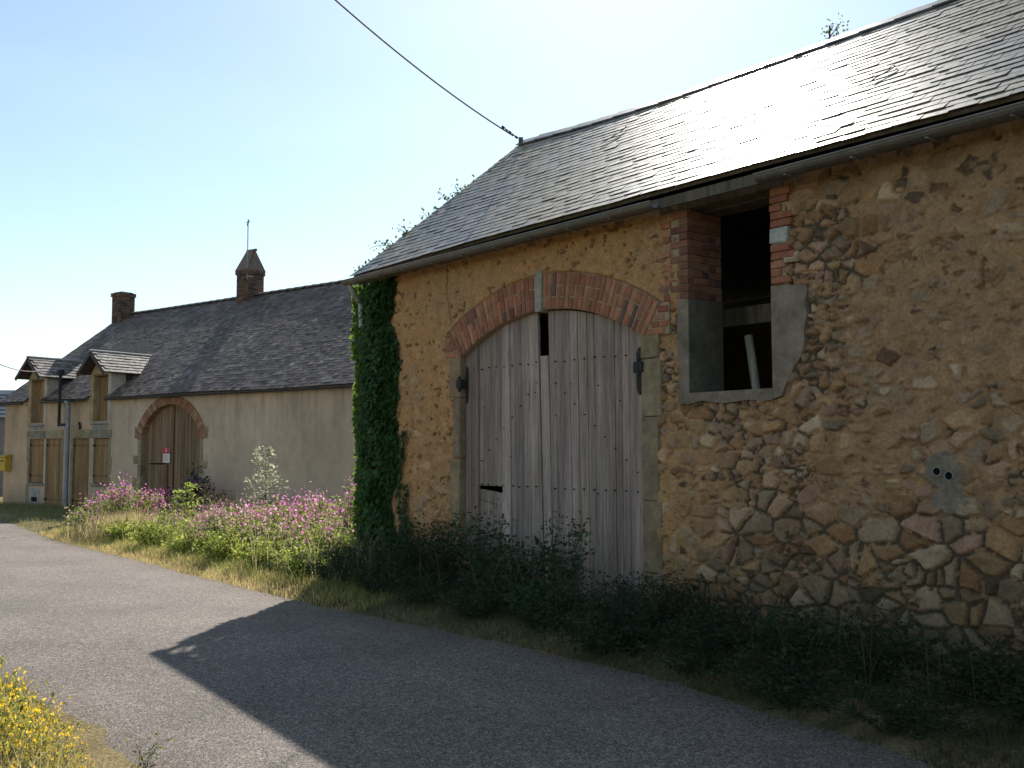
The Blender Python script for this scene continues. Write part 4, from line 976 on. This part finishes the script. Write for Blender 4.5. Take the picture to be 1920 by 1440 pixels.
# ------------------------------------------------------------------ plants
def bush_arrays(h, r, nst, nl, size, cA, cB, droop=.3, spread=.9, up=.5, shape=1.0, sr=None, bark=(.08, .085, .04)):
    """stems fanning from the base with leaves along them; returns leaf arrays and an MB of stems, and stem tips"""
    mb = MB(); Cs = []; Ds = []; tips = []
    for k in range(nst):
        a = rng.uniform(0, 2 * np.pi); rr = r * math.sqrt(rng.random()) * spread; hh = h * (1 - .45 * (rr / r) ** 2 * shape) * rng.uniform(.72, 1.05)
        b = np.array([math.cos(a), math.sin(a), 0]); t = np.linspace(0, 1, 8)
        P = np.outer(rr * (.25 + .75 * t ** 1.2) , b) + np.outer(hh * t - droop * .25 * hh * t ** 3, [0, 0, 1]) + np.cumsum(rng.normal(0, .012, (8, 3)), 0)
        P[0, 2] = -.03
        mb.tube(P, sr or (.004 + .004 * h), bark, 4, taper=.3); tips.append(P[-1])
        q = rng.random(nl) ** up * 7; i = np.clip(q.astype(int), 0, 6); f = (q - i)[:, None]
        c = P[i] * (1 - f) + P[i + 1] * f; off = rng.normal(0, 1, (nl, 3)); off[:, 2] *= .5; off = unit(off)
        Cs.append(c + off * rng.uniform(.0, .07, (nl, 1)) * (.6 + h * .6)); Ds.append(off + np.array([0, 0, .25]))
    C = np.concatenate(Cs); D = np.concatenate(Ds); n = len(C)
    N = rng.normal(0, .6, (n, 3)) + [0, 0, 1]
    tt = np.clip(rng.normal(.5, .3, n), 0, 1)
    L = rng.uniform(.6, 1.25, n) * size
    return leaf_arrays(C, D, N, L, L * rng.uniform(.35, .6, n), mixcol(cA, cB, tt, .25), .15), mb, np.array(tips)
def blossoms(tips, per, rad, size, cA, cB, drop=.15):
    n = len(tips) * per; c = np.repeat(tips, per, 0) + rng.normal(0, 1, (n, 3)) * [rad, rad, rad * 1.3] - np.array([0, 0, drop]) * rng.random((n, 1))
    return leaf_arrays(c, rng.normal(0, 1, (n, 3)) + [0, -.2, .3], rng.normal(0, 1, (n, 3)) + [0, -.6, .4], rng.uniform(.7, 1.3, n) * size, rng.uniform(.7, 1.2, n) * size, mixcol(cA, cB, rng.random(n), .2), .2)

GA, GB = (.11, .18, .03), (.28, .34, .08)
PINKA, PINKB = (.50, .11, .32), (.70, .38, .50)
protos = []
for (h, r, nst, nl) in ((.95, .62, 46, 34), (.80, .70, 50, 30), (1.1, .52, 44, 36), (.62, .6, 44, 28)):
    lv, st, tips = bush_arrays(h, r, nst, nl, .062, GA, GB, .35, .95, .75)
    pk = len(protos); top = tips[rng.random(len(tips)) < (.8, .5, .7, .34)[pk]] + [0, 0, .03]
    PINKA, PINKB = (((.50, .09, .33), (.66, .28, .48)), ((.58, .22, .38), (.75, .48, .56)), ((.42, .10, .34), (.66, .34, .52)), ((.54, .16, .34), (.72, .42, .50)))[pk]
    protos.append((lv, st, blossoms(top, 15, .052, .036, PINKA, PINKB, .2)))
def place(P): return verge_h(np.array([[P[0], P[1], 0.]]))[0][0]
def make_clump(k, loc, label, group, sc=1.0, rot=0.0, src=None):
    z = place(loc) - .02
    o = thing('flowering_plant', label, 'flowering plant', (loc[0], loc[1], z), rot, group); o.scale = (sc, sc, sc)
    if src is None:
        lv, st, bl = protos[k]
        f = np_mesh('foliage', *lv, M_LEAF, o); s = st.build('stem', M_TWIG, o); b = np_mesh('blossoms', *bl, M_FLOWER, o)
    else:
        for c in src.children:
            q = c.copy(); COL.objects.link(q); q.parent = o
    return o
CL = [  # world x, y, variant, scale, label
 (-7.55, 19.75, 0, 1.22, 'tall pink flowering clump at the left end of the sunny bed, before the boarded doors'),
 (-8.15, 19.95, 3, 1.15, 'low pink flowering clump nearest the road at the far left end of the bed'),
  (-6.35, 18.4, 3, .85, 'low mostly green flowering clump behind the dry straw tuft'),
 (-5.6, 18.0, 3, .9, 'low mostly green clump in front of the small yellow-green sapling'),
 (-4.75, 16.75, 1, .85, 'pink flowering clump at the road side in the middle of the bed'),
 (-4.85, 18.6, 1, .95, 'pink flowering clump in front of the purple hydrangea'),
 (-4.0, 17.6, 0, 1.0, 'pink flowering clump right in front of the pale-leaved shrub'),
 (-4.15, 15.6, 1, 1.0, 'bright pink flowering clump in the front row, midway to the ivy'),
 (-3.15, 16.5, 0, 1.05, 'densely flowered pink clump behind the front row, below the plain house wall'),
 (-3.3, 14.7, 1, 1.05, 'pink flowering clump in the front row second from the ivy'),
 (-2.45, 15.55, 2, 1.12, 'tall pink flowering clump beside the ivy-clad barn corner'),
 (-2.55, 13.95, 3, 1.25, 'green clump with few pink flowers at the foot of the ivy corner'),
 (-2.3, 16.9, 2, 1.15, 'pink flowering clump rearmost beside the barn gable'),
 (-3.55, 15.9, 0, 1.0, 'large pink flowering clump in the middle of the mound left of the ivy'),
 (-2.85, 15.9, 1, 1.15, 'broad pink flowering clump at the back of the mound right beside the ivy'),
 (-4.65, 16.2, 0, .9, 'pink flowering clump at the left shoulder of the mound by the ivy'),
 (-2.9, 14.5, 0, .85, 'leafy pink flowering clump low in the front of the mound by the ivy'),
  (-3.6, 18.9, 2, .8, 'pink flowering clump at the back of the bed right of the pale-leaved shrub'),
]
first = {}
for (x, y, k, s, lab) in CL:
    o = make_clump(k, (x, y), lab, 'pink flowering clumps in the sunny bed', s, rng.uniform(0, 6.28), first.get(k)); first.setdefault(k, o)

def single(name, label, cat, loc, lv, st, extra=None, group=None, rot=0, zoff=-.02):
    o = thing(name, label, cat, (loc[0], loc[1], place(loc) + zoff), rot, group)
    np_mesh('foliage', *lv, M_LEAF, o); st.build('stem', M_TWIG, o)
    if extra is not None: np_mesh('blossoms', *extra, M_FLOWER, o)
    return o
# pale-leaved upright shrub, layered
def tiered(h, r, tiers, nl, size, cA, cB):
    mb = MB(); mb.tube([(0, 0, -.05), (.02, .01, h * .5), (0, 0, h)], .014, (.14, .11, .07), 6, taper=.3); parts = []
    for k in range(tiers):
        z = h * (.18 + .82 * k / tiers); rr = r * (1 - .72 * (k / tiers) ** 1.1) * rng.uniform(.75, 1.1)
        for j in range(5):
            a = rng.uniform(0, 6.28); d = np.array([math.cos(a), math.sin(a), .25]); t = np.linspace(.1, 1, 6); P = np.array([0, 0, z]) + np.outer(t * rr, d) + np.outer(-.25 * rr * t ** 2, [0, 0, 1])
            mb.tube(P, .005, (.14, .11, .07), 4, taper=.4)
            i = rng.integers(0, 6, nl); c = P[i] + rng.normal(0, .025, (nl, 3)); parts.append(leaf_arrays(c, d + rng.normal(0, .5, (nl, 3)), np.array([0, 0, 1.]) + rng.normal(0, .35, (nl, 3)), rng.uniform(.7, 1.2, nl) * size, rng.uniform(.4, .65, nl) * size, mixcol(cA, cB, rng.random(nl)), .12))
    return join(parts), mb
lv, st = tiered(1.72, .52, 13, 13, .075, (.30, .33, .20), (.50, .50, .36))
single('variegated_shrub', 'tall pale-leaved shrub standing in the bed against the plain house wall', 'shrub', (-4.85, 20.0), lv, st)
lv, st = tiered(1.02, .48, 7, 13, .085, (.20, .28, .05), (.34, .40, .10))
single('sapling', 'small yellow-green leafy sapling in front of the arched gate', 'sapling', (-6.35, 19.8), lv, st)
lv, st, tips = bush_arrays(1.05, .75, 40, 26, .10, (.022, .05, .018), (.05, .09, .03), .3, .95, .6)
t2 = tips[:20]; bl1 = blossoms(t2[:11], 26, .075, .035, (.55, .06, .20), (.70, .20, .36), .02); bl2 = blossoms(np.concatenate([t2[11:], t2[11:] - [.1, .1, .25]]), 22, .075, .035, (.20, .10, .42), (.34, .2, .55), .02)
hx = HW(10.35, -.75)
single('hydrangea', 'dark hydrangea bush with purple and deep pink heads by the house wall', 'hydrangea', hx, lv, st, join([bl1, bl2]))
lv, st, tips = bush_arrays(1.35, .30, 12, 20, .12, (.03, .06, .02), (.05, .09, .03), .0, .8, .8)
single('tall_weed', 'dark spiky weed standing beside the hydrangea by the house wall', 'weed', HW(10.0, -.6), lv, st)
lv, st, tips = bush_arrays(.55, .45, 24, 22, .07, (.05, .09, .03), (.09, .13, .05), .2, .95, .6)
single('low_shrub', 'low dull green shrub at the wall foot right of the pale-leaved shrub', 'shrub', HW(12.6, -.6), lv, st)

gw = []
for (h, r, nst, nl, sz) in ((.52, .42, 40, 26, .06), (.40, .48, 42, 22, .075)):
    lv, st, tips = bush_arrays(h, r, nst, nl, sz, (.15, .22, .035), (.36, .40, .09), .3, .95, .6); gw.append((lv, st))
GW = [(1.2, .75, 0, 1.0, 'bright green leafy weed at the foot of the sunny bed nearest the ivy corner'), (2.2, .80, 1, 1.1, 'green broad-leaved weed in front of the bright pink front-row clump'),
      (3.1, .70, 0, 1.05, 'bright green weed at the road side in the middle of the bed'), (4.1, .75, 1, 1.0, 'green weed at the road side between the bright pink clump and the straw tuft'),
      (5.2, .70, 0, 1.0, 'green weed at the road side, second from the straw tuft'), (6.4, .75, 1, 1.1, 'green weed at the road side just right of the straw tuft'),
      (1.7, 1.35, 0, 1.15, 'tall green weed behind the broad-leaved weed near the ivy corner'), (3.6, 1.35, 1, 1.2, 'green weed patch between the front-row clumps in mid bed'), (5.0, 1.4, 0, 1.15, 'tall green weed in the left half of the bed before the gate')]
first = {}
_ac = ARC[((EDGE - [-2.03, 10.83]) ** 2).sum(1).argmin()]
for (sa, off, k, sc_, lab) in GW:
    j = np.searchsorted(ARC, _ac + sa * 1.35); P = EDGE[j] + NOR[j] * off
    o = thing('leafy_weed', lab, 'weed', (P[0], P[1], place(P) - .02), rng.uniform(0, 6.28), 'green weeds along the front of the sunny bed'); o.scale = (sc_,) * 3
    if k not in first:
        np_mesh('foliage', *gw[k][0], M_LEAF, o); gw[k][1].build('stem', M_TWIG, o); first[k] = o
    else:
        for c in first[k].children: q = c.copy(); COL.objects.link(q); q.parent = o

# dark shrubs and brambles along the foot of the barn
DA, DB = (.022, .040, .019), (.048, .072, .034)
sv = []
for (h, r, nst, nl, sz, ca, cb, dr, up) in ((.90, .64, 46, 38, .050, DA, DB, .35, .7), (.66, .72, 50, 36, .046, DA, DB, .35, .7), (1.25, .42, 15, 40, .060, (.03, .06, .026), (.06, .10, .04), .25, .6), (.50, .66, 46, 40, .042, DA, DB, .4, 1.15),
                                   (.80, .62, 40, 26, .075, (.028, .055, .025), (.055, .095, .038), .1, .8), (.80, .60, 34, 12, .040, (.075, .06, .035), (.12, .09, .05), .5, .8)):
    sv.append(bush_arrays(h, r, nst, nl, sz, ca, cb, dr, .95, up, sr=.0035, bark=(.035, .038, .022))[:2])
SH = [(.30, -.45, 1, 1.0, 'dark leafy bramble at the foot of the ivy-covered corner'),
      (1.00, -.45, 1, 1.1, 'dark bramble below the ochre wall strip left of the big doors'),
      (1.70, -.45, 0, .95, 'dark bramble at the left jamb of the big doors'),
      (2.45, -.42, 0, 1.1, 'dark bramble growing up in front of the hatch in the left door leaf'),
      (3.10, -.42, 2, 1.05, 'tall thin dark bush before the gap between the door leaves'),
      (3.70, -.48, 1, 1.05, 'dark bramble before the left half of the right door leaf'),
      (4.35, -.45, 2, .92, 'tall thin dark bush before the right edge of the right door leaf'),
      (5.05, -.50, 3, 1.05, 'low dark bramble at the right jamb of the big doors'),
      (5.70, -.50, 0, .90, 'dark bushy bramble below the left side of the barn window'),
      (6.40, -.55, 1, .95, 'dark bramble below the right side of the barn window'),
      (7.05, -.55, 1, .85, 'dark bramble below the dry-laid stones left of the vent pipes'),
      (7.70, -.55, 0, .80, 'dark bramble at the wall foot straight below the vent pipes'),
      (8.30, -.50, 1, 1.0, 'dark bramble at the wall foot by the right edge of the picture'),
      (8.90, -.60, 0, 1.0, 'dark bramble in the bottom right corner of the picture'),
      (.15, -1.00, 3, 1.0, 'low dark weed patch in front of the ivy foot, near the grass'),
      (1.10, -1.05, 1, .85, 'low dark bramble in front of the wall strip left of the doors, near the grass'),
      (2.05, -1.08, 3, 1.2, 'low dark weed patch in front of the left door leaf, near the grass'),
      (2.95, -1.10, 1, .80, 'low dark bramble in front of the door gap, near the grass'),
      (3.90, -1.12, 3, 1.2, 'low dark weed patch in front of the right door leaf, near the grass'),
      (4.85, -1.15, 1, .78, 'low dark bramble in front of the right door jamb, near the grass'),
      (5.75, -1.18, 3, 1.25, 'low dark weed patch in front of the window brambles, near the grass'),
      (6.65, -1.20, 1, .82, 'low dark bramble between the window and the vent pipes, near the grass'),
      (7.50, -1.22, 3, 1.25, 'low dark weed patch in front of the vent pipe brambles, near the grass'),
      (8.30, -1.25, 1, .9, 'low dark bramble by the right picture edge, near the grass')]
first = {}
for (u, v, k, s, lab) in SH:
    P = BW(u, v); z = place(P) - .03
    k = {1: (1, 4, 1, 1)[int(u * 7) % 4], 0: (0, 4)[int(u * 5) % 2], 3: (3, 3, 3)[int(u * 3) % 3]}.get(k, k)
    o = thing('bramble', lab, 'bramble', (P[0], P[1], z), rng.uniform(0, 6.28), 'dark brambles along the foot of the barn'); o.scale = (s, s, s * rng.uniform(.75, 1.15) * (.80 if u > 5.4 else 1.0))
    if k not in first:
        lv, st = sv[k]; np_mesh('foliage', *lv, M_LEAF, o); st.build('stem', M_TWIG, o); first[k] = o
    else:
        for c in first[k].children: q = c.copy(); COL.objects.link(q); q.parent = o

# yellow wildflowers in the near left corner
yl = []
for (h, r, nst, nl) in ((.40, .28, 44, 20), (.33, .30, 44, 18)):
    lv, st, tips = bush_arrays(h, r, nst, nl, .034, (.16, .19, .04), (.34, .34, .10), .1, .95, .8, sr=.002)
    allt = np.concatenate([tips, tips - [.015, .01, .05], tips[::2] - [-.02, .01, .09]]); yl.append((lv, st, blossoms(allt, 5, .018, .014, (.70, .50, .03), (.82, .66, .06), .04)))
YF = [(-2.50, 4.95, 0, 1.15, 'yellow wildflower clump lowest in the left corner'), (-2.70, 5.30, 0, 1.15, 'yellow wildflower clump at the left picture edge, nearest of three there'),
      (-2.95, 5.72, 1, 1.25, 'yellow wildflower clump at the left picture edge, middle of three there'), (-2.36, 5.18, 1, .85, 'yellow wildflower clump beside the road edge in the left corner'),
      (-2.12, 4.95, 1, .62, 'small yellow wildflower clump nearest the road in the left corner'), (-3.22, 6.15, 1, 1.05, 'yellow wildflower clump topmost along the left picture edge'),
      (-2.62, 5.62, 1, .80, 'yellow wildflower clump behind the road edge straw, up from the corner')]
first = {}
for (x, y, k, s, lab) in YF:
    o = thing('wildflower', lab, 'wildflower', (x, y, .04 + float(fall(y))), rng.uniform(0, 6.28), 'yellow wildflowers in the near left corner'); o.scale = (s, s, s * 1.28)
    if k not in first:
        lv, st, bl = yl[k]; np_mesh('foliage', *lv, M_LEAF, o); st.build('stem', M_TWIG, o); np_mesh('blossoms', *bl, M_FLOWER, o); first[k] = o
    else:
        for c in first[k].children: q = c.copy(); COL.objects.link(q); q.parent = o
lv, st, tips = bush_arrays(.20, .09, 6, 8, .03, (.10, .13, .04), (.25, .26, .08), 0, .95, .8, sr=.0025)
o = thing('roadside_weed', 'small spindly weed rising from the near road edge by the yellow flowers', 'weed', (-2.02, 5.75, float(fall(5.75)))); np_mesh('foliage', *lv, M_LEAF, o); st.build('stem', M_TWIG, o)

# ------------------------------------------------------------------ grass
def in_build(P):
    u, v = BI(P); a = (u > -.05) & (u < BL + .1) & (v > -.03) & (v < 6.2); u, v = HI(P); return a | ((u > -.05) & (u < HL) & (v > -.03) & (v < 9))
def scatter(n, a0, a1, o0, o1, pw=1.0):
    j = rng.uniform(np.searchsorted(ARC, a0), np.searchsorted(ARC, a1), n).astype(int); j = np.clip(j, 0, len(EDGE) - 1)
    o = o0 + (o1 - o0) * rng.random(n) ** pw; jit = rng.uniform(-.08, .08, (n, 1)); P = EDGE[j] + TAN[j] * jit + NOR[j] * o[:, None]
    return P, o, ARC[j]
SC = lambda x, y: ARC[((EDGE - [x, y]) ** 2).sum(1).argmin()]
A_near, A_cor, A_bed, A_far = SC(3.5, 3.6), SC(-2.03, 10.83), SC(-8.62, 19.2), SC(-16, 28.5)
parts = []
def grass(n, a0, a1, o0, o1, h0, h1, cA, cB, wd=.006, pw=1.0, lean=.5, dens=None):
    P, o, s = scatter(n, a0, a1, o0, o1, pw); k = ~in_build(P)
    if dens is not None: k &= rng.random(n) < dens(P, o, s)
    P, o = P[k], o[k]; m = len(P); z = verge_z(o, 0, P[:, 0], P[:, 1]) - .01 + fall(P[:, 1])
    f = fbm(P[:, 0] * 1.1, P[:, 1] * 1.1, 101); h = rng.uniform(h0, h1, m) * (.6 + .8 * f)
    parts.append(blades(np.column_stack([P, z]), h, wd, rng.uniform(.1, 1, m) * lean * 1.4, mixcol(cA, cB, np.clip(rng.random(m) * .5 + f * .6, 0, 1), .25)))
patch = lambda P, o, s: np.clip(.25 + 1.5 * (fbm(P[:, 0] * 1.6, P[:, 1] * 1.6, 103) - .3), 0, 1)
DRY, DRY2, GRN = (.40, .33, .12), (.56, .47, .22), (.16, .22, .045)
grass(26000, A_near - 3, A_cor + 1.5, -.0, .8, .03, .10, (.06, .07, .025), (.15, .135, .06), .006, 1, .8)          # verge in the barn's shadow, shade also painted into its blade colours
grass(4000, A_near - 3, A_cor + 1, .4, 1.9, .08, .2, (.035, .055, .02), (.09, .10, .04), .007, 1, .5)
grass(420, A_near - 2, A_cor + .5, .5, 1.7, .4, .85, (.07, .065, .035), (.16, .13, .07), .006, 1, .7)
grass(15000, A_cor - .6, A_bed + 1.5, -.04, .75, .04, .13, DRY, DRY2, .007, 1, .8)                                  # dry sunlit fringe along the bed
grass(5000, A_cor - .6, A_bed + 1, .2, 1.2, .08, .22, GRN, (.32, .32, .10), .007, 1, .5)
grass(5000, A_cor + .5, A_bed + 1, .7, 5.5, .2, .5, (.12, .18, .04), (.34, .34, .13), .007, .9, .6)
grass(800, A_cor + .8, A_bed + 1, .5, 3.5, .55, 1.0, (.22, .24, .08), (.52, .44, .24), .006, .9, .7)
grass(110, A_cor + .5, A_cor + 2.6, .4, 1.5, .5, .85, (.34, .33, .12), (.55, .48, .26), .006, 1, .9)
grass(9000, A_bed, A_far + 6, -.05, 3.2, .05, .16, (.10, .14, .04), (.24, .22, .09), .010, 1, .6)
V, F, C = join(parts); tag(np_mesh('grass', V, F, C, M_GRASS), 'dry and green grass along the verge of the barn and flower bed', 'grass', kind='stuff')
parts = []
def lgrass(n, a0, a1, d0, d1, h0, h1, cA, cB, wd, lean):
    P, o, s = scatter(n, a0, a1, 0, 0); d = d0 + (d1 - d0) * rng.random(n) ** 1.0; j = np.searchsorted(ARC, s); j = np.clip(j, 0, len(EDGE) - 1); P = P - NOR[j] * (ROAD_W + d)[:, None]
    z = -.02 + .12 * sstep(0, 1.2, d) + fall(P[:, 1]); h = rng.uniform(h0, h1, n) * np.clip(.35 + d * 1.2, .3, 1.1)
    parts.append(blades(np.column_stack([P, z]), h, wd, rng.uniform(.1, 1, n) * lean * 1.4, mixcol(cA, cB, rng.random(n), .25)))
a0, a1 = SC(2.08, 5.47), SC(-8, 18)
lgrass(12000, a0, a1, -.06, 1.1, .05, .22, (.25, .20, .09), (.55, .46, .26), .0035, .8)
lgrass(6000, a0, a1, .15, 1.5, .25, .55, (.28, .25, .10), (.60, .52, .30), .003, .45)
lgrass(4000, a0, a1, .1, 1.2, .1, .3, (.12, .17, .04), (.28, .30, .08), .0035, .6)
V, F, C = join(parts); tag(np_mesh('dry_grass', V, F, C, M_GRASS), 'straw coloured grass on the near left road edge', 'grass', kind='stuff')
# straw tuft beside the road at the left of the bed
P = np.array([-7.1, 18.75]); n = 1500; q = P + rng.normal(0, .30, (n, 2)); h = rng.uniform(.3, .62, n); V, F, C = blades(np.column_stack([q, np.full(n, .02)]), h, .010, rng.uniform(.1, .8, n), mixcol((.42, .33, .16), (.58, .48, .27), rng.random(n), .2))
tag(np_mesh('straw_tuft', V, F, C, M_GRASS), 'pale dry straw tuft in the bed at the road side', 'grass tuft')

# ------------------------------------------------------------------ tree tips above the ridge
def tree(loc, h, crown0, rad, label):
    o = thing('tree', label, 'tree', loc)
    mb = MB(); mb.tube([(0, 0, -.1), (.08, .05, h * .4), (0, .1, h * .75), (.02, 0, h)], .13, (.12, .09, .06), 8, taper=.12); parts = []
    for k in range(22):
        t = rng.random(); z = crown0 + (h - crown0) * t; r = rad * (1 - t) ** .7 * rng.uniform(.5, 1.1) + .12; a = rng.uniform(0, 6.28); d = np.array([math.cos(a), math.sin(a), .7 + .6 * t])
        tt = np.linspace(0, 1, 6); L = np.array([0, 0, z - .25 * r]) + np.outer(tt * r, d); mb.tube(L, .018, (.1, .08, .06), 4, taper=.25)
        n = 26; i = rng.integers(1, 6, n); c = L[i] + rng.normal(0, .10, (n, 3)); parts.append(leaf_arrays(c, rng.normal(0, 1, (n, 3)), rng.normal(0, 1, (n, 3)), rng.uniform(.05, .09, n), rng.uniform(.035, .06, n), mixcol((.05, .09, .03), (.11, .16, .05), rng.random(n)), .1))
    mb.build('trunk', M_TWIG, o); V, F, C = join(parts); np_mesh('crown', V, F, C, M_LEAF, o)
    return o
tree((6.42, 20.0, 0), 10.25, 6.2, .75, 'slender tree behind the barn, its leafy tip showing above the ridge')

scene.cycles.use_denoising = True
try: scene.cycles.denoiser = 'OPENIMAGEDENOISE'
except Exception: pass
scene.cycles.max_bounces = 8; scene.cycles.transparent_max_bounces = 8
